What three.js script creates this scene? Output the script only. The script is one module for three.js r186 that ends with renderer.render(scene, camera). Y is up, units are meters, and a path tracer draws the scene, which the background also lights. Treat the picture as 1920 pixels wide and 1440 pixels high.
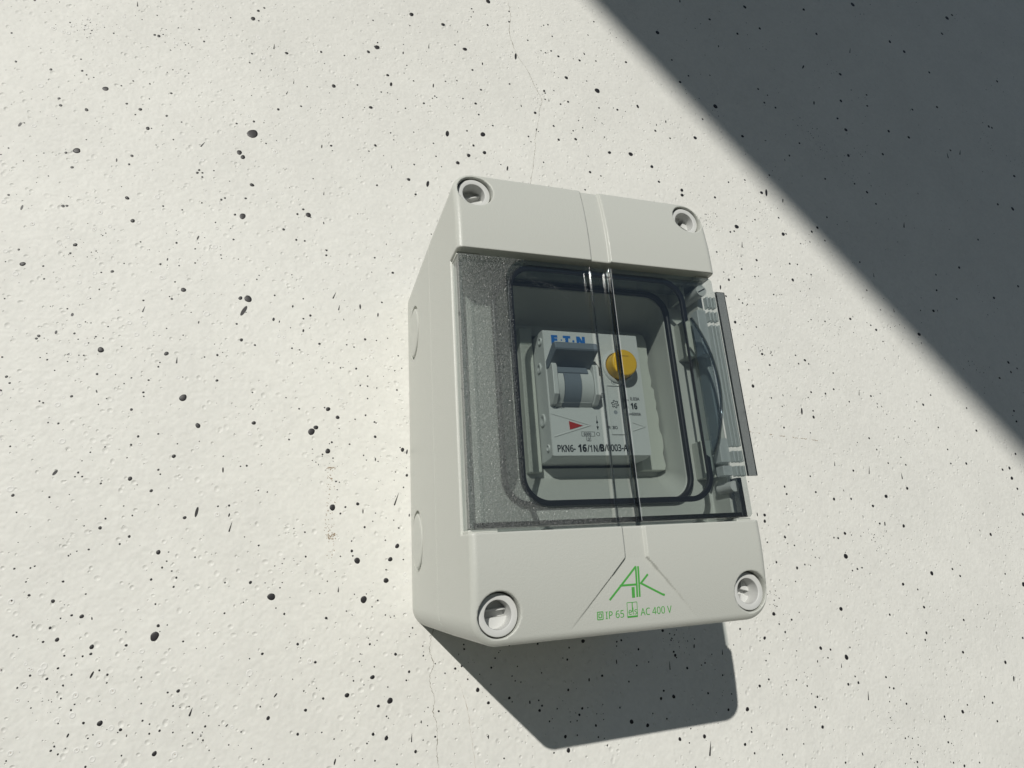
import * as THREE from 'three';
import { mergeGeometries } from 'three/addons/utils/BufferGeometryUtils.js';
import { RoundedBoxGeometry } from 'three/addons/geometries/RoundedBoxGeometry.js';
import { FontLoader } from 'three/addons/loaders/FontLoader.js';
import { TextGeometry } from 'three/addons/geometries/TextGeometry.js';
import { Brush, Evaluator, SUBTRACTION } from 'three-bvh-csg';

// ---------------------------------------------------------------- camera, sky, sun, exposure
const scene = new THREE.Scene();
const camera = new THREE.PerspectiveCamera(64.59, 4 / 3, 0.01, 200);
camera.position.set(-0.088703, -0.053772, 0.255937);
camera.up.set(-0.032136, 0.954074, 0.297842);
camera.lookAt(-0.088703 + 0.314322, -0.053772 + 0.292524, 0.255937 - 0.903123);
scene.add(camera);

const SUN = new THREE.Vector3(-0.54, 0.565, 1).normalize();      // towards the sun
function makeSky(zenith, horizon, below) {
  const W = 256, H = 128, d = new Float32Array(W * H * 4);
  for (let j = 0; j < H; j++) {
    const e = ((j + 0.5) / H - 0.5) * Math.PI;                     // elevation, bottom row first
    const k = Math.pow(Math.max(0, Math.sin(e)), 0.55);
    for (let i = 0; i < W; i++) {
      const o = (j * W + i) * 4;
      for (let c = 0; c < 3; c++) d[o + c] = e <= 0 ? below[c] : horizon[c] + (zenith[c] - horizon[c]) * k;
      d[o + 3] = 1;
    }
  }
  const t = new THREE.DataTexture(d, W, H, THREE.RGBAFormat, THREE.FloatType);
  t.mapping = THREE.EquirectangularReflectionMapping; t.magFilter = THREE.LinearFilter; t.minFilter = THREE.LinearFilter;
  t.needsUpdate = true;
  return t;
}
const sky = makeSky([0.085, 0.133, 0.212], [0.155, 0.188, 0.215], [0.05, 0.052, 0.05]);
scene.background = sky;
scene.environment = sky;

const sun = new THREE.DirectionalLight(new THREE.Color().setRGB(1, 0.975, 0.912), 3.45);
sun.position.copy(SUN).multiplyScalar(6);
sun.castShadow = true;
sun.shadow.mapSize.set(4096, 4096);
Object.assign(sun.shadow.camera, { left: -1.6, right: 1.6, top: 1.6, bottom: -1.6, near: 0.5, far: 14 });
sun.shadow.bias = -0.00005;
scene.add(sun, sun.target);

const renderer = new THREE.WebGLRenderer({ antialias: true });
renderer.toneMapping = THREE.LinearToneMapping;
renderer.toneMappingExposure = 1;
renderer.shadowMap.enabled = true;

// ---------------------------------------------------------------- helpers (lengths in millimetres unless said)
function rng(seed) { let a = seed >>> 0; return () => { a = (a + 0x6d2b79f5) | 0; let t = Math.imul(a ^ (a >>> 15), 1 | a); t = (t + Math.imul(t ^ (t >>> 7), 61 | t)) ^ t; return ((t ^ (t >>> 14)) >>> 0) / 4294967296; }; }
const taken = new Map();
function numbered(n) { const k = taken.get(n) || 0; taken.set(n, k + 1); return k ? n + '_' + String(k).padStart(3, '0') : n; }
function thing(name, label, category, [x, y, z], kind) {
  const o = new THREE.Group(); o.name = numbered(name); o.position.set(x / 1000, y / 1000, z / 1000);
  if (label) o.userData.label = label;
  if (category) o.userData.category = category;
  if (kind) o.userData.kind = kind;
  o.userData.base = undefined; delete o.userData.base;
  scene.add(o); o._base = [x, y, z];
  return o;
}
function baseOf(o) { let p = o; while (p && !p._base) p = p.parent; return p ? p._base : [0, 0, 0]; }
function plain(g) { const h = g.index ? g.toNonIndexed() : g; for (const k of Object.keys(h.attributes)) if (!['position', 'normal', 'uv'].includes(k)) h.deleteAttribute(k); return h; }
function part(name, geos, mat, parent) {
  const list = Array.isArray(geos) ? geos : [geos];
  const g = list.length > 1 ? mergeGeometries(list.map(plain)) : list[0];
  const b = baseOf(parent);
  g.translate(-b[0], -b[1], -b[2]); g.scale(0.001, 0.001, 0.001);
  const m = new THREE.Mesh(g, mat); m.name = name; m.castShadow = m.receiveShadow = true;
  parent.add(m);
  return m;
}
function box(x0, x1, y0, y1, z0, z1, r = 0) {
  const w = x1 - x0, h = y1 - y0, d = z1 - z0;
  const g = r ? new RoundedBoxGeometry(w, h, d, 2, r) : new THREE.BoxGeometry(w, h, d);
  return g.translate((x0 + x1) / 2, (y0 + y1) / 2, (z0 + z1) / 2);
}
function rr(x0, x1, y0, y1, r, path = false) {                     // rounded rectangle
  const s = path ? new THREE.Path() : new THREE.Shape();
  s.moveTo(x0 + r, y0); s.lineTo(x1 - r, y0); s.absarc(x1 - r, y0 + r, r, -Math.PI / 2, 0, false);
  s.lineTo(x1, y1 - r); s.absarc(x1 - r, y1 - r, r, 0, Math.PI / 2, false);
  s.lineTo(x0 + r, y1); s.absarc(x0 + r, y1 - r, r, Math.PI / 2, Math.PI, false);
  s.lineTo(x0, y0 + r); s.absarc(x0 + r, y0 + r, r, Math.PI, 1.5 * Math.PI, false);
  return s;
}
function poly(pts) { const s = new THREE.Shape(); pts.forEach(([x, y], i) => (i ? s.lineTo(x, y) : s.moveTo(x, y))); s.closePath(); return s; }
function ext(shape, z0, z1, bevel = 0, seg = 16) {
  const g = new THREE.ExtrudeGeometry(shape, { depth: z1 - z0 - 2 * bevel, bevelEnabled: bevel > 0, bevelThickness: bevel, bevelSize: bevel, bevelOffset: -bevel, bevelSegments: 2, curveSegments: seg });
  return g.translate(0, 0, z0 + bevel);
}
// profile in (y, z) drawn out along x
function extX(pts, x0, x1, bevel = 0) {
  const s = poly(pts.map(([y, z]) => [z, y]));                     // shape x = z, shape y = y
  const g = ext(s, 0, x1 - x0, bevel);
  g.rotateY(-Math.PI / 2);                                         // shape x -> +z, extrusion -> -x
  return g.translate(x1, 0, 0);
}
function cylZ(x, y, z0, z1, r, r2 = r, seg = 40) { return new THREE.CylinderGeometry(r2, r, z1 - z0, seg).rotateX(Math.PI / 2).translate(x, y, (z0 + z1) / 2); }
function noiseTile(n, cells, seed) {                               // tileable value noise 0..1
  const r = rng(seed), g = Float32Array.from({ length: cells * cells }, () => r()), out = new Float32Array(n * n);
  for (let j = 0; j < n; j++) for (let i = 0; i < n; i++) {
    const x = i / n * cells, y = j / n * cells, xi = x | 0, yi = y | 0; let u = x - xi, v = y - yi; u = u * u * (3 - 2 * u); v = v * v * (3 - 2 * v);
    const a = g[yi * cells + xi], b = g[yi * cells + (xi + 1) % cells], c = g[((yi + 1) % cells) * cells + xi], d = g[((yi + 1) % cells) * cells + (xi + 1) % cells];
    out[j * n + i] = (a + (b - a) * u) * (1 - v) + (c + (d - c) * u) * v;
  }
  return out;
}
function fractal(n, list, seed) {                                  // [[cells, weight], ...]
  const out = new Float32Array(n * n); let sum = 0;
  list.forEach(([c, w], k) => { const t = noiseTile(n, c, seed + k * 77); sum += w; for (let i = 0; i < out.length; i++) out[i] += t[i] * w; });
  for (let i = 0; i < out.length; i++) out[i] /= sum;
  return out;
}
function texture(n, m, f, srgb) {                                  // f(i) -> [r, g, b] 0..1
  const d = new Uint8Array(n * m * 4);
  for (let i = 0; i < n * m; i++) { const c = f(i); for (let k = 0; k < 3; k++) d[i * 4 + k] = Math.max(0, Math.min(255, Math.round(c[k] * 255))); d[i * 4 + 3] = 255; }
  const t = new THREE.DataTexture(d, n, m); t.wrapS = t.wrapT = THREE.RepeatWrapping; t.magFilter = THREE.LinearFilter; t.minFilter = THREE.LinearMipmapLinearFilter; t.generateMipmaps = true;
  if (srgb) t.colorSpace = THREE.SRGBColorSpace;
  t.needsUpdate = true;
  return t;
}
const rgb = (r, g, b) => new THREE.Color().setRGB(r, g, b);

// Surface nets over a signed distance in mm; normals from its gradient.
function mesh3(sdf, lo, hi, h) {
  const n = [0, 1, 2].map((k) => Math.ceil((hi[k] - lo[k]) / h) + 1), [nx, ny, nz] = n, F = new Float32Array(nx * ny * nz);
  let p = 0;
  for (let k = 0; k < nz; k++) for (let j = 0; j < ny; j++) for (let i = 0; i < nx; i++) F[p++] = sdf(lo[0] + i * h, lo[1] + j * h, lo[2] + k * h);
  const id = new Int32Array(nx * ny * nz).fill(-1), pos = [], nor = [], uv = [], idx = [], at = (i, j, k) => i + nx * (j + ny * k);
  const E = [[0, 1], [0, 2], [0, 4], [1, 3], [1, 5], [2, 3], [2, 6], [3, 7], [4, 5], [4, 6], [5, 7], [6, 7]], v = new Float32Array(8), e = 0.12;
  const grad = (x, y, z) => { const g = [sdf(x + e, y, z) - sdf(x - e, y, z), sdf(x, y + e, z) - sdf(x, y - e, z), sdf(x, y, z + e) - sdf(x, y, z - e)], l = Math.hypot(...g) || 1; return [g[0] / l, g[1] / l, g[2] / l, l / (2 * e)]; };
  for (let k = 0; k < nz - 1; k++) for (let j = 0; j < ny - 1; j++) for (let i = 0; i < nx - 1; i++) {
    let m = 0;
    for (let c = 0; c < 8; c++) { v[c] = F[at(i + (c & 1), j + ((c >> 1) & 1), k + (c >> 2))]; if (v[c] < 0) m |= 1 << c; }
    if (m === 0 || m === 255) continue;
    let sx = 0, sy = 0, sz = 0, q = 0;
    for (const [a, b] of E) if (((m >> a) ^ (m >> b)) & 1) {
      const t = v[a] / (v[a] - v[b]);
      sx += (a & 1) + t * ((b & 1) - (a & 1)); sy += ((a >> 1) & 1) + t * (((b >> 1) & 1) - ((a >> 1) & 1)); sz += (a >> 2) + t * ((b >> 2) - (a >> 2)); q++;
    }
    let x = lo[0] + (i + sx / q) * h, y = lo[1] + (j + sy / q) * h, z = lo[2] + (k + sz / q) * h, g = grad(x, y, z);
    for (let s = 0; s < 2; s++) { const d = Math.max(-0.3, Math.min(0.3, sdf(x, y, z) / Math.max(0.5, g[3]))); x -= g[0] * d; y -= g[1] * d; z -= g[2] * d; g = grad(x, y, z); }
    id[at(i, j, k)] = pos.length / 3; pos.push(x, y, z); nor.push(g[0], g[1], g[2]); uv.push(x + 0.7 * z, y + 0.7 * z);
  }
  const quad = (a, b, c, d, flip) => { if (a < 0 || b < 0 || c < 0 || d < 0) return; if (flip) idx.push(a, c, b, a, d, c); else idx.push(a, b, c, a, c, d); };
  for (let k = 1; k < nz - 1; k++) for (let j = 1; j < ny - 1; j++) for (let i = 1; i < nx - 1; i++) {
    const s = F[at(i, j, k)] < 0;
    if (s !== F[at(i + 1, j, k)] < 0) quad(id[at(i, j - 1, k - 1)], id[at(i, j, k - 1)], id[at(i, j, k)], id[at(i, j - 1, k)], !s);
    if (s !== F[at(i, j + 1, k)] < 0) quad(id[at(i - 1, j, k - 1)], id[at(i - 1, j, k)], id[at(i, j, k)], id[at(i, j, k - 1)], !s);
    if (s !== F[at(i, j, k + 1)] < 0) quad(id[at(i - 1, j - 1, k)], id[at(i, j - 1, k)], id[at(i, j, k)], id[at(i - 1, j, k)], !s);
  }
  const g = new THREE.BufferGeometry();
  g.setAttribute('position', new THREE.Float32BufferAttribute(pos, 3)); g.setAttribute('normal', new THREE.Float32BufferAttribute(nor, 3)); g.setAttribute('uv', new THREE.Float32BufferAttribute(uv, 2));
  g.setIndex(idx);
  return g;
}
const smax = (a, b, k) => { const h = Math.max(k - Math.abs(a - b), 0) / k; return Math.max(a, b) + h * h * k * 0.25; };
const rr2 = (x, y, hx, hy, r) => { const qx = Math.abs(x) - hx + r, qy = Math.abs(y) - hy + r; return Math.hypot(Math.max(qx, 0), Math.max(qy, 0)) + Math.min(Math.max(qx, qy), 0) - r; };
const clamp = (x, a, b) => Math.max(a, Math.min(b, x)), step = (a, b, x) => { const t = clamp((x - a) / (b - a), 0, 1); return t * t * (3 - 2 * t); };

// ---------------------------------------------------------------- materials
const peel = fractal(512, [[60, 0.5], [110, 0.5], [33, 0.16]], 11), grain = fractal(512, [[128, 0.5], [256, 0.5], [60, 0.3]], 23), coarse = fractal(512, [[7, 0.6], [19, 0.4]], 31);
const WN = 2048, WT = 240;                                         // relief of the paint: orange peel and burst bubbles, one tile is 240 mm
const relief = new Float32Array(WN * WN);
{
  const p2 = fractal(1024, [[130, 0.5], [240, 0.5], [70, 0.16]], 12), r = rng(808), k = WN / WT;
  for (let j = 0; j < WN; j++) for (let i = 0; i < WN; i++) relief[j * WN + i] = 0.62 + 0.29 * (0.5 * (p2[(j >> 1) * 1024 + (i >> 1)] + p2[((j + 1) % WN >> 1) * 1024 + ((i + 1) % WN >> 1)]) - 0.5);
  for (let n = 0; n < 2000; n++) {
    const cx = r() * WN, cy = r() * WN, R = (0.28 + 0.85 * Math.pow(r(), 1.8)) * k, dep = 0.24 + 0.34 * r(), ex = 0.85 + 0.3 * r(), m = Math.ceil(R * 1.7);
    for (let j = -m; j <= m; j++) for (let i = -m; i <= m; i++) {
      const q = Math.hypot(i * ex, j / ex) / R; if (q > 1.5) continue;
      const at = ((Math.floor(cy) + j + WN) % WN) * WN + ((Math.floor(cx) + i + WN) % WN);
      relief[at] += q < 1 ? -dep * (1 - q * q) * (1 - 0.35 * q) + 0.05 * q * q : 0.05 * (1.5 - q) * 2;
    }
  }
}
const wallBump = texture(WN, WN, (i) => [relief[i], relief[i], relief[i]]);
wallBump.repeat.set(1 / WT, 1 / WT);
const wallColour = texture(512, 512, (i) => { const a = 0.93 + 0.03 * (coarse[i] - 0.5) + 0.05 * (grain[i] - 0.5); return [a, a * 0.997, a * 0.985]; }, true);
wallColour.repeat.set(1 / 230, 1 / 230);
const plasticBump = texture(512, 512, (i) => [grain[i], grain[i], grain[i]]);
plasticBump.repeat.set(1 / 30, 1 / 30);
const MAT = {
  wall: new THREE.MeshStandardMaterial({ color: rgb(0.845, 0.845, 0.82), map: wallColour, bumpMap: wallBump, bumpScale: 0.00047, roughness: 0.62 }),
  drop: new THREE.MeshStandardMaterial({ color: rgb(0.715, 0.71, 0.68), roughness: 0.6 }),
  blackPaint: new THREE.MeshStandardMaterial({ color: rgb(0.012, 0.011, 0.013), roughness: 0.5 }),
  crack: new THREE.MeshStandardMaterial({ color: rgb(0.27, 0.25, 0.21), roughness: 0.9 }),
  dirt: new THREE.MeshStandardMaterial({ color: rgb(0.33, 0.26, 0.19), roughness: 0.9 }),
  plastic: new THREE.MeshPhysicalMaterial({ color: rgb(0.52, 0.53, 0.49), roughness: 0.4, bumpMap: plasticBump, bumpScale: 0.00005 }),
  inner: new THREE.MeshStandardMaterial({ color: rgb(0.50, 0.52, 0.46), roughness: 0.5 }),
  pin: new THREE.MeshStandardMaterial({ color: rgb(0.58, 0.585, 0.57), roughness: 0.45 }),
  rubber: new THREE.MeshStandardMaterial({ color: rgb(0.006, 0.006, 0.009), roughness: 0.42 }),
  device: new THREE.MeshStandardMaterial({ color: rgb(0.56, 0.58, 0.56), roughness: 0.45 }),
  toggle: new THREE.MeshStandardMaterial({ color: rgb(0.16, 0.19, 0.22), roughness: 0.42 }),
  yellow: new THREE.MeshStandardMaterial({ color: rgb(0.78, 0.46, 0.012), roughness: 0.45 }),
  red: new THREE.MeshStandardMaterial({ color: rgb(0.40, 0.02, 0.015), roughness: 0.4 }),
  green: new THREE.MeshStandardMaterial({ color: rgb(0.07, 0.34, 0.06), roughness: 0.6 }),
  glass: new THREE.MeshPhysicalMaterial({ color: rgb(0.83, 0.853, 0.85), transmission: 1, thickness: 0, roughness: 0.03, ior: 1.55 }),
  darkEdge: new THREE.MeshPhysicalMaterial({ color: rgb(1, 1, 1), transmission: 1, thickness: 0.002, roughness: 0.06, ior: 1.58, attenuationColor: rgb(0.52, 0.54, 0.55), attenuationDistance: 0.0005 }),   // darker than the door plates: dark edge reflections put into the colour
  glint: new THREE.MeshPhysicalMaterial({ color: rgb(0.75, 0.78, 0.80), transmission: 0.5, thickness: 0, roughness: 0.35, ior: 1.55 }),  // pale colour standing in for the highlight along the channel
  rib: new THREE.MeshPhysicalMaterial({ color: rgb(0.70, 0.73, 0.73), transmission: 0.5, thickness: 0, roughness: 0.35, ior: 1.5 }),
};
// ---------------------------------------------------------------- the setting: wall, roof overhang that shades its upper right, ground
const wall = thing('wall', 'off-white painted wall with black paint splashes and fine cracks', 'wall', [0, 0, 0], 'structure');
{
  const g = box(-1900, 2100, -1300, 1650, -200, 0), p = g.attributes.position, n = g.attributes.normal, uv = g.attributes.uv;
  for (let i = 0; i < p.count; i++) uv.setXY(i, p.getX(i) + (Math.abs(n.getX(i)) > 0.5 ? p.getZ(i) : 0), p.getY(i) + (Math.abs(n.getY(i)) > 0.5 ? p.getZ(i) : 0));
  part('wall_face', g, MAT.wall, wall);
}
{
  const roof = thing('roof_overhang', 'flat roof overhang above the wall', 'roof', [-883, 1328, 0], 'structure');
  const fall = 0.029, s = poly([[0, 0], [0, 130], [3200, 130 - fall * 3200], [3200, -fall * 3200]]);      // (z, y) with a slight fall
  const g = ext(s, 0, 1250).rotateY(-Math.PI / 2).translate(1250 - 883, 1328, 0.5);
  part('slab', g, new THREE.MeshStandardMaterial({ color: rgb(0.30, 0.30, 0.28), roughness: 0.9 }), roof);
  const gr = thing('ground', 'grassy ground below the wall', 'ground', [0, -1300, 0], 'structure');
  part('turf', new THREE.PlaneGeometry(30000, 30000, 1, 1).rotateX(-Math.PI / 2).translate(0, -1299, 15010), new THREE.MeshStandardMaterial({ color: rgb(0.085, 0.085, 0.06), roughness: 1 }), gr);
}

// ---------------------------------------------------------------- the enclosure
const XC = 0.6, HOLES = [[-39.5, 65.8], [41.5, 66.0], [-39.3, -64.9], [41.5, -64.6]];
const crown = (y) => 93 - 3.0 * Math.pow(clamp((Math.abs(y) - 47) / 25.5, 0, 1.1), 2);
function front(x, y) {                                             // height of the moulded front, channel and flare included
  let g = 0;
  const soft = 0.28;
  if (y > 0 || y > -52.4) g = 0.85 * step(-0.75 - soft, -0.75 + soft, x) * (1 - step(6 - 0.1, 6 + 0.75, x));
  else {
    const t = (-52.4 - y) / 18, xl = -0.75 - 18.2 * t, xr = 6.1 + 15.6 * t, d = 0.85 * clamp(1 - t / 1.02, 0, 1);
    g = d * step(xl - soft, xl + soft, x) * (1 - step(xr - soft, xr + soft, x));
  }
  return crown(y) - g;
}
const RIM = { x0: -29.6, x1: 36.6, y0: -33.6, y1: 41.2 };
function coverField(x, y, z) {
  const t = (z - 51) / 42, hw = 48.2 - 0.7 * t, hh = 73.0 + 0.2 * t;
  let d = rr2(x - XC, y - 0.3 * t, hw, hh, 7.6);
  const top = (z - front(x, y)) * 0.97;
  d = smax(d, top, 2.2);
  d = Math.max(d, 51.2 - z);
  // door bay between the two panels
  const ay = Math.abs(y) - 43.4, side = Math.abs(x - XC) - 45.3;
  d = smax(d, -Math.max(ay, side, 74 - z), 0.5);
  d = smax(d, -Math.max(ay, 83.2 - z), 0.5);
  // funnel of the inner tray
  const f = clamp((74 - z) / 17, 0, 1), x0 = RIM.x0 + 3 * f, x1 = RIM.x1 + 0.9 * f, y0 = RIM.y0 + 10 * f, y1 = RIM.y1 - 7 * f;
  const fun = rr2(x - (x0 + x1) / 2, y - (y0 + y1) / 2, (x1 - x0) / 2, (y1 - y0) / 2, 7.5 - 4 * f);
  d = smax(d, -Math.max(fun * 0.88, 57 - z), 0.6);
  // opening for the device, and the hollow behind
  d = smax(d, -Math.max(-11.5 - x, x - 26.7, -20.2 - y, y - 30), 0.4);
  d = Math.max(d, -Math.max(Math.abs(x - XC) - 45.6, Math.abs(y) - 70.2, z - 55));
  for (const [hx, hy] of HOLES) { const q = Math.hypot(x - hx, y - hy) - 5.95; if (q < 3) d = smax(d, -Math.max(q, 82 - z), 0.45); }
  return d;
}
const breakerBox = thing('distribution_box', 'light grey plastic breaker box with smoked see-through door on the speckled wall', 'breaker box', [0, 0, 0]);
part('cover', mesh3(coverField, [-49, -74.5, 50.4], [50.4, 74.5, 95], 0.5), MAT.plastic, breakerBox);
{
  // back half, with two round knock-outs sunk into its left side
  const outer = ext(rr(XC - 48.2, XC + 48.2, -73.0, 73.0, 7.6), 0.05, 51.0, 0.25, 12), inner = ext(rr(XC - 45.6, XC + 45.6, -70.2, 70.2, 5.5), 2.5, 60);
  const ev = new Evaluator(); ev.useGroups = false;
  const b = (g) => { const m = new Brush(plain(g)); m.updateMatrixWorld(); return m; };
  let r = ev.evaluate(b(outer), b(inner), SUBTRACTION);
  const KN = [[45.4, 15.6], [-40.6, 14.6]];
  for (const [ky, kz] of KN) {
    const ring = ext((() => { const s = new THREE.Shape(); s.absarc(0, 0, 11.6, 0, Math.PI * 2, false); const h = new THREE.Path(); h.absarc(0, 0, 10.3, 0, Math.PI * 2, true); s.holes.push(h); return s; })(), 0, 2, 0, 40).rotateY(-Math.PI / 2).translate(-46.6, ky, kz);
    r = ev.evaluate(r, b(ring), SUBTRACTION);
  }
  const base = r.geometry; 
  part('housing', base.clone(), MAT.plastic, breakerBox);
  for (const [ky, kz] of KN) {
    const prof = [[0, 0], [0, 0.42], [7.5, 0.40], [9.6, 0.36], [10.0, 0.2], [10.15, 0]].map(([a, c]) => new THREE.Vector2(a, c)).reverse();
    part('knockout', new THREE.LatheGeometry(prof, 48).rotateZ(Math.PI / 2).translate(-47.58, ky, kz), MAT.plastic, breakerBox);
  }
}
{
  // four cover screws: a collar round a deep slotted well
  const ev = new Evaluator(); ev.useGroups = false;
  const b = (g) => { const m = new Brush(plain(g)); m.updateMatrixWorld(); return m; };
  HOLES.forEach(([hx, hy], i) => {
    const s = part('cover_screw', (() => {
      const pr = [[3.75, -9], [3.75, -0.25], [3.95, 0], [5.35, 0], [5.62, -0.3], [5.62, -9]].map(([a, c]) => new THREE.Vector2(a, c)).reverse();
      return new THREE.LatheGeometry(pr, 56).rotateX(Math.PI / 2).translate(hx, hy, 90.0 - (i < 2 ? 0.8 : 0));
    })(), MAT.pin, breakerBox);
    const zb = 85.4, a = [0.35, -0.5, 0.06, 1.3][i];
    const core = b(cylZ(0, 0, zb - 4, zb, 3.85)), slot = b(box(-5, 5, -0.85, 0.85, zb - 2.6, zb + 1));
    const dimple = b(i === 1 || i === 3 ? box(-0.75, 0.75, -5, 5, zb - 2.2, zb + 1) : box(-5, 5, 1.4, 5, zb - 1.4, zb + 1));
    const g = ev.evaluate(ev.evaluate(core, slot, SUBTRACTION), dimple, SUBTRACTION).geometry.clone().rotateZ(a).translate(hx, hy, 0);
    part('screw_slot', g, MAT.pin, s);
  });
}
// corner shoulders beside the door
for (const [x0, x1, y0, y1] of [[-46.4, -38.6, 42.45, 43.6], [-46.4, -37.8, -43.6, -42.45], [42, 47.6, 42.45, 43.6], [42.2, 47.6, -43.6, -42.45]])
  part('hinge_shoulder', box(x0, x1, y0, y1, 74.5, 89.6, 0.4), MAT.plastic, breakerBox);
// plates either side of the device, the right one roughly cut
part('blanking_strip', box(-16.6, -11.6, -22.2, 31.6, 57.02, 60.6, 0.5), MAT.inner, breakerBox);
{
  const r = rng(5), pts = [[26.9, -22.2], [36.2, -22.2]];
  for (let y = -21; y < 29; y += 2.2) pts.push([35.6 + 0.9 * r() - (y > 9 ? 0.9 : 0) + (y < -8 ? 0.5 : 0), y + r()]);
  pts.push([34.2, 31], [26.9, 31.2]);
  part('blanking_strip', ext(poly(pts), 57.02, 62.2, 0.25), MAT.inner, breakerBox);
}
// black seal on the rim of the tray
function ringShape(x0, x1, y0, y1, r, w, thin) {
  const s = rr(x0, x1, y0, y1, r);
  s.holes.push(rr(x0 + w, x1 - w, y0 + w, y1 - w, r - w, true));
  return s;
}
part('tray_seal', ext(ringShape(-31.3, 38.2, -35.4, 42.9, 9.2, 1.7), 74.05, 76.2, 0.5), MAT.rubber, breakerBox);
// moulded pieces between tray rim and right wall
{ const p = part('latch_post', cylZ(44.9, 38.8, 74.1, 87.9, 2.1), MAT.pin, breakerBox); part('post_slot', box(43.2, 46.6, 38.6, 39.0, 87.9, 87.98).translate(-44.9, -38.8, 0).rotateZ(0.5).translate(44.9, 38.8, 0), MAT.rubber, p); }
part('latch_post', cylZ(45.2, -32.0, 80, 87.6, 1.75), MAT.pin, breakerBox);
part('catch_block', [box(39.8, 41.2, 37.5, 42.8, 74.1, 83, 0.3), box(40.4, 44.6, -28, -15, 74.1, 80, 0.4), box(40.4, 44.6, 16, 30, 74.1, 80, 0.4)], MAT.inner, breakerBox);

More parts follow.
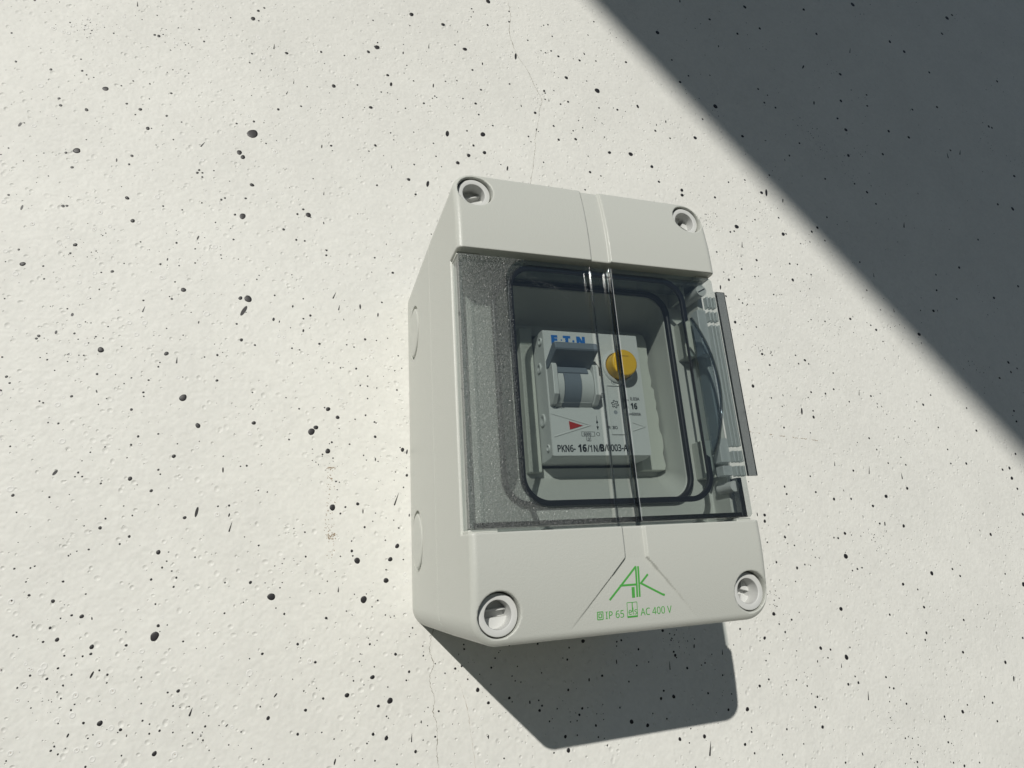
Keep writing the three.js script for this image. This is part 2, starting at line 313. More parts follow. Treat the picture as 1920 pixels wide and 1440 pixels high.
// ---- smoked door
{
  const FW = 1024, FH = 1024, r = rng(91), fine = fractal(512, [[170, 0.4], [256, 0.7], [100, 0.25]], 45), glit = fractal(512, [[256, 1], [128, 0.5]], 461);
  const mask = new Float32Array(FW * FH);
  for (let j = 0; j < FH; j++) for (let i = 0; i < FW; i++) {
    const x = -47 + i / FW * 101, y = -44 + j / FH * 88;
    const win = rr2(x - 3.15, y - 2.6, 34.2, 40.0, 9);               // inside the window the plate is clear
    mask[j * FW + i] = step(-0.4, 0.4, win) * Math.max(x < -20 ? 1 : 0, y < -33 ? 1 - 0.75 * step(-20, 30, x) : 0, y > 38 ? 0.8 - 0.8 * step(-25, 0, x) : 0);
  }
  const scuff = new Float32Array(FW * FH);                         // rubbed scratches at the top left of the window
  for (let s = 0; s < 46; s++) {
    let x = -26 + 16 * r(), y = 38.2 - 0.40 * (x + 26) - 4 * r() * r(), a = -0.45 + 0.7 * (r() - 0.5);
    for (let t = 0, L = 10 + 60 * r() * r(); t < L; t++) { a += (r() - 0.5) * 0.25; x += 0.09 * Math.cos(a); y += 0.09 * Math.sin(a); const i = Math.floor((x + 47) / 101 * FW), j = Math.floor((y + 44) / 88 * FH); if (i >= 0 && j >= 0 && i < FW && j < FH) scuff[j * FW + i] = Math.max(scuff[j * FW + i], 0.4 + 0.6 * r()); }
  }
  const fbump = texture(FW, FH, (i) => { const v = 0.5 + (fine[((i / FW | 0) % 512) * 512 + (i % 512)] - 0.5) * mask[i] * 1.6; return [v, v, v]; });
  const frough = texture(FW, FH, (i) => { const q = glit[((i / FW | 0) % 512) * 512 + (i % 512)], v = 0.03 + (q > 0.66 ? 0.16 : 0.44) * mask[i] + 0.7 * scuff[i]; return [v, v, v]; });
  const doorGlass = MAT.glass.clone(); doorGlass.roughness = 1; doorGlass.roughnessMap = frough; doorGlass.bumpMap = fbump; doorGlass.bumpScale = 0.0003;
  const uvDoor = (g) => { g = plain(g); const p = g.attributes.position, uv = g.attributes.uv; for (let i = 0; i < p.count; i++) uv.setXY(i, (p.getX(i) + p.getZ(i) - 91 + 47) / 101, (p.getY(i) + 44) / 88); return g; };
  const zb = 88.5, zf = 91;
  const left = ext(rr(-46.2, -1.15, -42.3, 42.3, 0.5), zb, zf, 0.25, 4), band = ext(rr(-0.5, 5.95, -42.2, 42.2, 0.2), zb, zf - 0.85, 0.1, 4);
  const R = new THREE.Shape();
  R.moveTo(7.15, -42.3); R.lineTo(46.6, -42.3); R.lineTo(47.5, -41.4); R.lineTo(47.5, -29.2); R.lineTo(48.6, -29.2); R.lineTo(48.6, 37.2); R.lineTo(47.5, 37.2); R.lineTo(47.5, 41.2); R.lineTo(46.4, 42.3); R.lineTo(7.15, 42.3); R.closePath();
  const right = ext(R, zb, zf, 0.25, 4);
  const open = (g) => {                                            // the plates are one moulding: no end faces where they meet at the channel
    g = plain(g); const p = g.attributes.position, keep = [];
    for (let i = 0; i < p.count; i += 3) { const xs = [0, 1, 2].map((k) => p.getX(i + k)); if (![-1.15, -0.5, 5.95, 7.15].some((X) => xs.every((x) => Math.abs(x - X) < 0.3))) keep.push(i, i + 1, i + 2); }
    const h = new THREE.BufferGeometry();
    for (const [k, n] of [['position', 3], ['normal', 3], ['uv', 2]]) h.setAttribute(k, new THREE.Float32BufferAttribute(keep.flatMap((i) => Array.from(g.attributes[k].array.slice(i * n, i * n + n))), n));
    return h;
  };
  const door = part('door', [left, band, right].map(open).map(uvDoor), doorGlass, breakerBox);
  door.userData.label = 'smoked transparent door, frosted along its left border';
  for (const w of [[-46.2, -44.6, -42.2, 42.2, 83.4, 88.45], [-44.5, 45.4, 40.6, 42.2, 79, 88.45], [-37.6, 42.0, -43.3, -42.45, 78, 88.2]]) part('door_rim', box(...w), MAT.glass, door);
  for (const w of [[-44.5, 45.4, -42.2, -40.6, 83, 88.45], [45.7, 47.45, -42.2, -29.4, 85, 88.45]]) part('door_rim', box(...w), MAT.darkEdge, door);  // lower and right rims: their dark look put into the tint
  part('tab_edge', box(48.64, 52.3, -29.2, 37.2, 90.05, 91.0, 0.2), MAT.darkEdge, door);  // tab strip: dark look of a deeper wall put into the colour
  // step edges of the vertical channel, their dark look put into tinted bars
  part('channel_edge', box(-1.0, -0.62, -42.2, 42.2, zf - 0.9, zf - 0.05, 0.1), MAT.darkEdge, door);
  part('channel_edge', box(6.2, 6.98, -42.2, 42.2, zb + 0.6, zf - 0.02, 0.15), MAT.darkEdge, door);
  part('channel_glint', new THREE.CylinderGeometry(0.07, 0.07, 84.2, 8).translate(7.03, 0, zf + 0.02), MAT.glint, door);  // highlight on the channel edge, drawn as a pale rod
  // black seal round the window, pinched behind the finger grip
  const o = new THREE.Shape(), x0 = -29.6, x1 = 36.9, y0 = -36.6, y1 = 42.0, q = 9;
  o.moveTo(x0 + q, y0); o.lineTo(x1 - q, y0); o.absarc(x1 - q, y0 + q, q, -Math.PI / 2, 0, false); o.lineTo(x1, -22.4); o.lineTo(x1 - 1.25, -21.6); o.lineTo(x1 - 1.25, 25.6); o.lineTo(x1, 26.4);
  o.lineTo(x1, y1 - q); o.absarc(x1 - q, y1 - q, q, 0, Math.PI / 2, false); o.lineTo(x0 + q, y1); o.absarc(x0 + q, y1 - q, q, Math.PI / 2, Math.PI, false); o.lineTo(x0, y0 + q); o.absarc(x0 + q, y0 + q, q, Math.PI, 1.5 * Math.PI, false);
  o.holes.push(rr(x0 + 1.7, x1 - 1.7, y0 + 1.7, y1 - 1.7, q - 1.7, true));
  part('door_seal', ext(o, 87.1, 88.42, 0.2), MAT.rubber, door);
  // finger grip: a raised lens beside the window
  const xa = 35.4, bulge = 7.0, half = 24, cy = 1.6, rad = (half * half + bulge * bulge) / (2 * bulge), cx = xa + bulge - rad, a0 = Math.asin(half / rad);
  const lens = new THREE.Shape(); lens.moveTo(xa, cy - half); lens.absarc(cx, cy, rad, -a0, a0, false); lens.closePath();
  part('finger_grip', ext(lens, zf + 0.03, zf + 1.3, 0.3, 40), new THREE.MeshPhysicalMaterial({ color: rgb(0.70, 0.74, 0.77), transmission: 1, thickness: 0, roughness: 0.04, ior: 1.55 }), door);
  class Arc extends THREE.Curve { getPoint(t, v = new THREE.Vector3()) { const a = -a0 + 2 * a0 * t; return v.set(cx + (rad + 0.35) * Math.cos(a), cy + (rad + 0.35) * Math.sin(a), zf + 0.55); } }
  part('grip_edge', new THREE.TubeGeometry(new Arc(), 60, 0.5, 10), MAT.darkEdge, door);  // dark outline of the grip, put into the colour of a tube
  for (const [a, c] of [[-28.8, -25.3], [-24.1, -20.2], [-18.8, 25.4], [26.8, 30.6], [32.0, 36.4]])
    for (const x of [46.3, 47.8, 49.3]) part('grip_rib', box(x, x + 0.7, a, c, 86.0, 88.35, 0.3), MAT.rib, door);
  part('grip_pad', [box(41.2, 44.9, -28.6, -25.3, 84.4, 88.3, 0.3), box(41.2, 44.9, -24.2, -16, 84.4, 88.3, 0.3), box(41.2, 44.9, 14, 30.8, 84.4, 88.3, 0.3)], MAT.rib, door);
}
// ---- green print on the lower panel
const font = await new FontLoader().loadAsync('fonts/droid/droid_sans_regular.typeface.json');
{
  const onPanel = (g) => { g = plain(g); const p = g.attributes.position; for (let i = 0; i < p.count; i++) p.setZ(i, front(p.getX(i), p.getY(i)) + 0.035 + p.getZ(i)); g.computeVertexNormals(); return g; };
  const bar = (ax, ay, bx, by, w) => { const l = Math.hypot(bx - ax, by - ay), g = new THREE.BoxGeometry(l, w, 0.06, Math.ceil(l), 1, 1).rotateZ(Math.atan2(by - ay, bx - ax)).translate((ax + bx) / 2, (ay + by) / 2, 0); return onPanel(g); };
  const text = (str, x, y, size, sx = 1) => onPanel(new TextGeometry(str, { font, size, depth: 0.06, curveSegments: 4 }).scale(sx, 1, 1).translate(x, y, -0.03));
  const w = 0.55;
  part('logo_print', [bar(-6.7, -63.6, 2.5, -55.0, w), bar(2.45, -55.0, 2.15, -63.4, w), bar(-3.2, -59.95, 2.0, -59.95, w), bar(1.0, -60.6, 0.95, -63.5, 0.95), bar(3.25, -55.0, 2.95, -63.4, w), bar(3.45, -59.9, 6.2, -57.4, w), bar(3.6, -59.7, 10.6, -63.35, w), bar(10.6, -63.3, 11.2, -63.5, 0.6)], MAT.green, breakerBox);
  const frame = (x0, x1, y0, y1, t) => [bar(x0, y0, x1, y0, t), bar(x0, y1, x1, y1, t), bar(x0, y0, x0, y1, t), bar(x1, y0, x1, y1, t)];
  part('rating_print', [...frame(-10.7, -9.0, -68.5, -66.5, 0.24), ...frame(-10.25, -9.45, -68.0, -67.0, 0.24), text('IP 65', -8.3, -68.5, 1.95, 0.98), text('AC 400 V', 2.9, -68.5, 1.95, 0.96),
    ...frame(-1.3, 1.9, -68.7, -64.7, 0.16), bar(0.35, -64.8, 0.35, -67.2, 0.28), text('els', -1.05, -68.0, 1.75, 0.98), bar(-1.2, -68.45, 1.8, -68.45, 0.3)], MAT.green, breakerBox);
}

// ---------------------------------------------------------------- the residual current breaker inside
const rcbo = thing('circuit_breaker', 'white residual current breaker with grey toggle and yellow test button behind the smoked door', 'circuit breaker', [7.6, -19, 20]);
{
  const X0 = -11.2, X1 = 26.3, Y0 = -19.0, Y1 = 27.3, ZF = 70;
  part('body', extX([[Y0 + 1.2, 22], [Y0, 23], [Y0 - 0.2, 60], [Y0 + 0.2, 67], [Y0 + 1.0, ZF - 0.1], [Y1 - 0.3, ZF - 0.1], [Y1, 69], [Y1 + 0.6, 22]], X0, X1, 0.25), MAT.device, rcbo);
  // printed front
  const K = 40, cw = 1492, ch = 1800, cv = document.createElement('canvas'); cv.width = cw; cv.height = ch;
  const c = cv.getContext('2d');
  c.fillStyle = 'rgb(203,206,203)'; c.fillRect(0, 0, cw, ch);
  const PX0 = X0 + 0.1, PY1 = Y1 - 0.5;
  const X = (x) => (x - PX0) * K, Y = (y) => (PY1 - y) * K, S = (s) => s * K;
  const txt = (s, x, y, h, col = '#15181a', w = 'normal', squeeze = 1) => { c.save(); c.translate(X(x), Y(y)); c.scale(squeeze, 1); c.fillStyle = col; c.font = w + ' ' + Math.round(S(h) * 1.38) + 'px sans-serif'; c.fillText(s, 0, 0); c.strokeStyle = col; c.lineWidth = S(h) * 0.09; c.strokeText(s, 0, 0); c.restore(); };
  const line = (pts, w = 0.18, col = '#15181a') => { c.strokeStyle = col; c.lineWidth = S(w); c.beginPath(); pts.forEach(([x, y], i) => (i ? c.lineTo(X(x), Y(y)) : c.moveTo(X(x), Y(y)))); c.stroke(); };
  const circ = (x, y, r, w, col = '#15181a') => { c.strokeStyle = col; c.lineWidth = S(w); c.beginPath(); c.arc(X(x), Y(y), S(r), 0, 7); c.stroke(); };
  const dot = (x, y, r, col) => { c.fillStyle = col; c.beginPath(); c.arc(X(x), Y(y), S(r), 0, 7); c.fill(); };
  const blue = '#0a66b4';
  for (const [s, x] of [['E', -8.4], ['T', -3.5], ['N', 1.4]]) { txt(s, x, 22.0, 3.1, blue, 'bold', 1.12); c.strokeStyle = blue; c.lineWidth = S(0.45); c.font = 'bold ' + Math.round(S(3.1) * 1.38) + 'px sans-serif'; c.save(); c.translate(X(x), Y(22.0)); c.scale(1.12, 1); c.strokeText(s, 0, 0); c.restore(); }
  dot(-4.3, 23.5, 0.28, blue); dot(0.35, 23.3, 0.45, blue);
  txt('~230V', -9.4, -1.75, 1.05);
  txt('PKN6-', -9.6, -16.9, 2.3, '#15181a', 'normal', 0.78); txt('16', -1.9, -16.9, 2.5, '#0c0e10', 'bold', 0.85); txt('/1N/', 1.5, -16.9, 2.3, '#2a2d2e', 'normal', 0.78); txt('B', 6.2, -16.8, 2.5, '#0c0e10', 'bold', 0.85); txt('/0003-A', 8.1, -16.7, 2.3, '#15181a', 'normal', 0.8);
  line([[6.3, -4.2], [6.3, -9.3]], 0.13);
  c.fillStyle = '#15181a'; for (const [ya, yb] of [[-5.5, -6.9], [-9.4, -8.0]]) { c.beginPath(); c.moveTo(X(6.3), Y(ya)); c.lineTo(X(5.85), Y(yb)); c.lineTo(X(6.75), Y(yb)); c.fill(); }
  circ(6.2, -10.75, 0.6, 0.16);
  line([[0, -10.0], [4.9, -10.0], [4.9, -11.5], [0, -11.5], [0, -9.92]], 0.16); txt('6000', 0.7, -11.25, 0.95);
  line([[1.7, -11.5], [1.7, -13.2], [3.2, -13.2], [3.2, -11.5]], 0.16); txt('3', 2.1, -13.0, 1.0);
  txt('RCBO', 10.4, -8.9, 1.1, '#15181a', 'normal', 0.95);
  txt('I', 18.2, 1.75, 1.1); txt('Δn', 18.7, 1.5, 0.7); txt('0.03A', 20.4, 1.75, 1.15, '#15181a', 'normal', 0.95); txt('16', 20.3, -1.5, 2.2, '#0c0e10', 'bold', 0.8); txt('In', 18.0, -1.2, 1.1); txt('Im=6000A', 18.0, -3.9, 1.05, '#15181a', 'normal', 0.9);
  line([[8.0, 4.0], [10.4, 4.0], [10.4, 2.5], [8.0, 2.5], [8.0, 4.0]], 0.18); txt('53', 8.3, 2.75, 1.05);
  c.save(); c.translate(X(14.15), Y(0.2)); c.strokeStyle = '#15181a'; c.lineWidth = S(0.26); c.beginPath(); for (let i = 0; i <= 48; i++) { const a = i / 48 * Math.PI * 2, q = S(1.15 + 0.3 * Math.sign(Math.sin(6 * a)) * Math.abs(Math.sin(6 * a)) ** 0.5); c[i ? 'lineTo' : 'moveTo'](q * Math.cos(a), q * Math.sin(a)); } c.stroke(); c.restore();
  txt('-25', 13.35, -0.2, 0.75); dot(14.0, -2.8, 0.75, '#8f9598');
  circ(14.5, 8.3, 0.75, 0.14); txt('T', 14.15, 7.9, 0.85);
  const map = new THREE.CanvasTexture(cv); map.colorSpace = THREE.SRGBColorSpace; map.anisotropy = 8;
  const fp = box(PX0, PX0 + cw / K, PY1 - ch / K, PY1, ZF - 0.05, ZF + 0.15);
  { const p = fp.attributes.position, uv = fp.attributes.uv; for (let i = 0; i < p.count; i++) uv.setXY(i, (p.getX(i) - PX0) / (cw / K), (p.getY(i) - (PY1 - ch / K)) / (ch / K)); }
  const plate = part('front_plate', fp, new THREE.MeshStandardMaterial({ map, roughness: 0.45 }), rcbo);
  part('indicator_window', ext(poly([[-4.4, -6.3], [-4.25, -9.25], [0.7, -7.8]]), ZF + 0.1, ZF + 0.32), MAT.red, plate);
  // wedge reliefs
  const ridge = (pts, r0) => mergeGeometries(pts.slice(1).map((b, i) => { const a = pts[i], l = Math.hypot(b[0] - a[0], b[1] - a[1]); return plain(new THREE.CylinderGeometry(r0, r0, l, 6).rotateZ(Math.PI / 2).scale(1, 1, 0.7).rotateZ(Math.atan2(b[1] - a[1], b[0] - a[0])).translate((a[0] + b[0]) / 2, (a[1] + b[1]) / 2, ZF + 0.12)); }));
  part('wedge_relief', ridge([[-10.8, -3.6], [3.7, -7.6], [-10.2, -11.7]], 0.3), MAT.device, plate);
  part('wedge_relief', ridge([[20.2, -6.4], [25.1, -7.9], [20.0, -9.5]], 0.3), MAT.device, plate);
  part('label_holder', [box(11.6, 17.0, -10.9, 8.6, ZF + 0.1, ZF + 0.55, 0.15)].map((g) => ext(ringShape(11.4, 17.2, -10.9, 7.2, 0.4, 0.3), ZF + 0.1, ZF + 0.5)), MAT.device, plate);
  part('module_seam', box(18.0, 18.35, Y0 + 1, Y1 - 0.6, ZF + 0.12, ZF + 0.22), new THREE.MeshStandardMaterial({ color: rgb(0.05, 0.05, 0.05), roughness: 0.8 }), plate);
  // toggle, its drum and the white guards beside it
  const drum = (x0, x1, r0) => new THREE.CylinderGeometry(r0, r0, x1 - x0, 48, 1, false, 0, Math.PI * 2).rotateZ(Math.PI / 2).translate((x0 + x1) / 2, 6.2, 66.4);
  const tg = part('toggle', extX([[19.0, 79.4], [16.6, 80.3], [16.1, 80.0], [12.0, 72.2], [12.4, 70.3], [15, 70.3], [19.4, 77.6]], -11.2, 4.7, 0.3), MAT.toggle, rcbo);
  part('toggle_neck', extX([[12.6, 73.0], [10.0, 74.4], [9.0, 73.6], [9.0, 70.6], [12.4, 70.4]], -9.0, 2.9, 0.2), MAT.toggle, tg);
  part('toggle_drum', drum(-6.5, -0.35, 8.5), MAT.toggle, tg);
  const gd = part('toggle_guard', [drum(-8.9, -6.7, 8.4), drum(-0.15, 4.3, 8.4)], MAT.device, rcbo);
  const cheek = [[16.2, 70.05], [14.8, 73.4], [12.0, 75.2], [2.0, 75.2], [-0.8, 72.2], [-1.1, 70.05]];
  part('guard_cheek', extX(cheek, -10.9, -9.05, 0.25), MAT.device, gd);
  part('guard_cheek', extX(cheek, 4.5, 6.6, 0.25), MAT.device, gd);
  part('guard_sill', extX([[1.2, 70.05], [-0.2, 70.05], [-0.2, 72], [1.2, 72]], -9.0, 4.4, 0.15), MAT.device, gd);
  // test button
  const lathe = (pts, x, y) => new THREE.LatheGeometry(pts.map(([a, q]) => new THREE.Vector2(a, q)), 56).rotateX(Math.PI / 2).translate(x, y, ZF);
  const btn = part('test_button', lathe([[5.0, 0.2], [5.0, 5.0], [4.75, 5.45], [4.3, 5.6], [0, 5.6]], 17.1, 14.2), MAT.yellow, rcbo);
  part('button_mark', box(15.4, 18.8, 16.5, 16.75, ZF + 5.58, ZF + 5.72), new THREE.MeshStandardMaterial({ color: rgb(0.45, 0.27, 0.01), roughness: 0.5 }), btn);
  part('button_collar', lathe([[6.3, 0.1], [6.3, 0.7], [5.6, 1.0], [5.25, 1.0], [5.25, 0.2]], 17.1, 14.2), MAT.device, rcbo);
  // rivets and bosses on its left cheek
  const rivet = (y, z, r0, seg, hole) => new THREE.LatheGeometry([[r0, 0], [r0, 0.35], [r0 - 0.3, 0.5], [hole, 0.5], [hole - 0.15, 0.1], [0, 0.1]].map(([a, q]) => new THREE.Vector2(a, q)), seg).rotateZ(Math.PI / 2).translate(X0 - 0.02, y, z);
  part('side_rivet', rivet(14.4, 64.4, 2.1, 6, 1.1), MAT.device, rcbo);
  part('side_rivet', rivet(23.6, 67.2, 1.4, 24, 0.9), MAT.device, rcbo);
  part('side_rivet', rivet(-4.6, 63.8, 2.3, 28, 1.3), MAT.device, rcbo);
  part('side_rivet', rivet(-15.0, 66.8, 1.3, 24, 0.8), MAT.device, rcbo);
}
// measured paint spots on the wall in millimetres: x, y, radius
const SPOTS = [
  -117.9, 146.2, 2.3, 300.3, 347.4, 1.9, 407.8, 364.6, 1.9, 65.7, 212.2, 1.8, -115, 63, 1.7, 149.4, 218.9, 1.6, 405.9, 180.3, 1.6, 1.6, 261.3, 1.5, -137.5, -67.7, 1.5, 341.8, 312.1, 1.4, 192, 313.1, 1.4, 115.1, 269.3, 1.4,
  329.1, 318.6, 1.4, 147.5, 131.7, 1.4, 257.1, 222.2, 1.4, -100.1, -57.4, 1.4, -135.9, 18.9, 1.4, -6.5, 167.4, 1.4, -184.4, 124.9, 1.4, 82.2, 170.9, 1.4, -61.5, 211.3, 1.4, -119.5, 102.4, 1.4, -87.8, 5.7, 1.4, -122.8, 135.1, 1.3,
  247.5, 327, 1.3, 299.5, -80.2, 1.3, 394.4, 344.2, 1.3, -66.5, -60.9, 1.3, -43.1, 238.7, 1.3, 266.4, 272.2, 1.3, 175.7, -58, 1.3, -92.2, 106.8, 1.3, 259.9, 247.3, 1.2, 46.4, 217.1, 1.2, -121.4, 213.5, 1.2, -13.9, 222.4, 1.2,
  412.1, 255.9, 1.2, -165.7, 37.3, 1.2, 171.6, 158.7, 1.2, 421.6, 211.6, 1.2, -78.9, -25.2, 1.2, -177.8, 158.2, 1.2, 253, 200.4, 1.2, 129.4, 191.2, 1.2, 272.4, 71, 1.2, 358.8, 263.1, 1.2, 181.4, 130.9, 1.2, 162.6, -104.6, 1.2,
  -82.6, 181.5, 1.1, 316.4, -20.1, 1.1, -56.6, -97.6, 1.1, 390.7, 182, 1.1, 212.8, -28.3, 1.1, -69.1, -46.2, 1.1, 253.7, 305.8, 1.1, 113.2, 151.5, 1.1, 415.7, 370.1, 1.1, 112.8, 148.1, 1.1, -121.2, 132.9, 1.1, 95.2, 164.6, 1.1,
  317.5, 227.5, 1.1, 165.4, -82.7, 1.1, 231.9, -69.9, 1.1, 298.7, 229.2, 1.1, 166, 199.4, 1.1, 443.5, 307.3, 1.1, -6.2, 156, 1.1, -25.7, 236.5, 1.1, 68.4, 169.5, 1.1, 353.1, 102.8, 1, -14.9, 152.7, 1, 327.8, 123.3, 1,
  286.1, 207.4, 1, 201.1, 296.4, 1, 101.1, -119.8, 1, -20.9, 147.2, 1, 252.1, 230.7, 1, -57.9, -54.4, 1, -81.2, -2.4, 1, 180.2, 286, 0.99, -129.8, 7.8, 0.99, 415.4, 255.3, 0.99, 228.9, -136.6, 0.98, 346.6, 55.7, 0.98,
  317, -13.9, 0.98, 133.6, 69.6, 0.98, -195.5, 71, 0.97, 159, 292.6, 0.97, 363, 297.1, 0.97, 220.2, -44.5, 0.96, 261, 172.7, 0.96, 181, 100, 0.96, 291.1, 88.4, 0.95, -139.6, 65, 0.95, -86.1, 7.5, 0.95, 316.3, -41.6, 0.94,
  268.2, -117.7, 0.94, 137.5, 32.6, 0.94, 382.2, 114.2, 0.93, -151, -93.1, 0.93, -56.2, -46.4, 0.92, 209.9, 139.1, 0.91, -64.6, 172.4, 0.91, 24.4, -84.4, 0.91, -116.6, 118.9, 0.91, 330.5, 254.8, 0.9, 178.4, -46.6, 0.9, 124.5, -81.7, 0.9,
  357.9, 223.7, 0.9, -81.5, 15.4, 0.9, 284.7, -51.9, 0.89, 43.1, -117.4, 0.89, -46.2, 133.1, 0.89, 24.7, 187.8, 0.89, -53.4, -41.4, 0.88, -65.9, 207.2, 0.88, -160.9, 94.6, 0.88, 298, 9.3, 0.88, 125.7, 232.5, 0.88, -56.1, 194.5, 0.87,
  237.2, 71.7, 0.87, 287, 258.5, 0.87, 147.8, 51.5, 0.86, 204.5, 135.5, 0.86, 218.5, 77.6, 0.86, 229.7, -24.3, 0.86, 174.3, 15.9, 0.86, 284.5, 248.3, 0.86, -50.8, -1.9, 0.85, 129.7, -35.5, 0.85, 64.6, -110.4, 0.85, -105.2, 196.3, 0.85,
  259.4, 24.9, 0.85, -72.3, -93.9, 0.85, 129.1, -38.5, 0.85, 77.1, -127.4, 0.85, -118, 63.1, 0.84, 88.2, 238.8, 0.84, 299.6, 103.8, 0.84, 356.2, 148.2, 0.84, -143.3, 36.9, 0.84, 346.1, 49, 0.83, 13.7, -123.9, 0.83, -63.1, -88.8, 0.82,
  333.5, 44.4, 0.82, 50.4, -119.7, 0.82, 201.8, -33.2, 0.82, -164, 105.1, 0.81, -22.5, -97.8, 0.81, 47.9, 174.7, 0.81, 101.5, 190.9, 0.81, 310.6, -14.8, 0.81, 135.8, 150, 0.8, 318.4, -26.5, 0.8, 337.2, 22.5, 0.8, 148.2, -99.1, 0.8,
  54.5, 154.1, 0.8, 37.4, 172.4, 0.8, 336.4, 15.6, 0.79, 77.5, 201.1, 0.79, -159.9, 140.9, 0.79, 176.1, -28.8, 0.79, 157.2, 110.6, 0.79, 134.7, 95.7, 0.79, 176.9, 49.2, 0.79, 56.4, 232.2, 0.78, 209.8, -74, 0.78, 220.4, -86.2, 0.78,
  281.4, -10.8, 0.78, -109.8, 9.1, 0.78, 239.6, -109.9, 0.78, -160.4, 192.1, 0.77, 98.4, 154.9, 0.77, 116.9, -91.7, 0.77, 266.3, 164.4, 0.77, -134.1, -104.3, 0.77, 42.8, 231.8, 0.77, 251.7, 177.8, 0.77, 326.3, -5.2, 0.77, -183.4, 145.8, 0.77,
  -119.3, 219.1, 0.77, 217.7, -98.5, 0.76, -77.6, 11.9, 0.76, 187.4, 241.1, 0.76, 198.6, 228.4, 0.76, -9.5, 186.7, 0.76, -179.5, 81.2, 0.76, 190, 230.6, 0.76, 212, 202.7, 0.75, 140.4, -132, 0.75, -116.5, 44.3, 0.75, -150.7, -12.5, 0.75,
  -58, -109.9, 0.75, 64.9, -126.8, 0.75, 226.7, 177.6, 0.74, 45.8, 199.9, 0.74, -62.3, 150.1, 0.74, 109.7, -111.3, 0.74, -139, -39.3, 0.74, 0.3, 243.4, 0.74, -160.2, -59.3, 0.74, 200.9, 191.1, 0.73, 181.4, 110.8, 0.73, 31.5, 204.3, 0.73,
  139.6, -46.7, 0.73, -12, 159.4, 0.73, -137.1, -4.2, 0.73, -156.1, -69.3, 0.73, -163.7, 150.2, 0.72, 143.4, -61.8, 0.72, -69.1, -24.1, 0.72, -107.5, 162.1, 0.72, -166.4, -66.1, 0.71, 220, 147.9, 0.71, 35.2, 181.1, 0.71, 133, 239.1, 0.71,
  303.3, 115.5, 0.71, 122.4, 249.1, 0.71, 63.3, -83.7, 0.71, 316.2, 98.9, 0.71, 142.2, 127.5, 0.71, 221.1, -159.5, 0.7, 68, -94.3, 0.7, 353.2, 51.8, 0.7, 128.6, 17.7, 0.7, -99.2, -98.1, 0.7, -185.8, 98.1, 0.7, 180.8, 172.9, 0.7,
  286.5, -107.3, 0.7, 219.8, 29.2, 0.7, 97, -133.2, 0.7, 252.2, -72.6, 0.69, -10.2, 209, 0.69, 247.8, -68.7, 0.69, 145.2, 103.6, 0.69, 193.8, -13.9, 0.69, 137.6, 206.7, 0.69, -164.4, 125.9, 0.69, 166.6, -116.3, 0.69, -6, 196.6, 0.69,
  12.9, -118.9, 0.69, -89.1, 201.2, 0.68, 160.3, -116.3, 0.68, -192.8, 146.1, 0.68, 160.7, 166.1, 0.68, -131.5, -27.3, 0.68, 180.7, 142.2, 0.68, 58.3, -110.4, 0.67, 203.7, -42.6, 0.67, 193.1, 32.5, 0.67, 187.8, -29, 0.67, 38.5, 234.7, 0.67,
  -165.6, 70.8, 0.67, -169.2, -53.7, 0.67, 246.2, -94.7, 0.67, 210.7, 4.2, 0.67, 65.4, 199.8, 0.67, 186.4, 29.7, 0.67, -18.4, -102.9, 0.66, 148, 162.5, 0.66, 130.7, 85.2, 0.66, -42.9, 125.1, 0.66, 13.6, 249.6, 0.66, 238.2, 117.9, 0.66,
  176.4, 30.3, 0.66, -158.2, -29.9, 0.65, -102.4, 98, 0.65, -185, 116.6, 0.65, 111.1, 187.4, 0.65, 165, -24.9, 0.65, 138.5, -123.5, 0.65, 213.5, 130.3, 0.65, -54.3, 81.3, 0.65, 151.5, 45.2, 0.65, 237.9, 98.3, 0.64, 40.9, 197.2, 0.64,
  -37.6, 180.8, 0.64, 173.3, -48.8, 0.64, -138.9, 121.6, 0.64, -83.1, 146.1, 0.64, 145.5, -21.6, 0.64, 251.1, -135.2, 0.64, 295.3, 23.5, 0.64, 145.1, 128.4, 0.63, 145.9, -25.4, 0.63, -62.2, 3.7, 0.63, 181.5, -64.6, 0.63, 215.7, -101.7, 0.63,
  -49.1, -12.8, 0.63, -107.6, -51.8, 0.63, -128.6, -86, 0.63, 251, -143.7, 0.63, 183.7, 131.4, 0.63, 196, -87.9, 0.63, 233.8, 74.5, 0.62, -143.4, -17.1, 0.62, 10.9, 204.4, 0.62, 69.6, 265.4, 0.62, 267.8, 31.1, 0.62, 152.7, 9.8, 0.62,
  91.2, -118.8, 0.62, 196, 105, 0.62, 73.2, -100, 0.62, 268.8, -10.7, 0.61, 162.2, 138.4, 0.61, -198.6, 163.6, 0.61, 187.1, 110.9, 0.61, -54.4, -81.7, 0.61, -47.3, -115.8, 0.61, 129.9, 112.9, 0.61, 2.7, -108.2, 0.61, -60.9, -98.9, 0.61,
  -117.7, 153.1, 0.61, -186.3, 41.8, 0.61, 50.2, 142.1, 0.61, -193.8, 149.5, 0.6, 266.7, 11, 0.6, 19.5, 171.1, 0.6, -9.7, -102.2, 0.6, 216, -137.2, 0.6, -66.6, 47.5, 0.6, -162.1, 192.3, 0.6, 67.4, 234.5, 0.6, 198.4, 74.6, 0.6,
  -62.8, -108, 0.6, 269.3, -2.3, 0.6, 131.6, -58.4, 0.59, 184.4, -115.8, 0.59, -94.5, 109.4, 0.59, 214.4, -148.3, 0.59, 187.7, -121.2, 0.59, 38.2, 254.2, 0.59, 193.5, -128.7, 0.59, -0.6, 174.2, 0.59, -124.4, 26.4, 0.59, -89.8, 57.2, 0.59,
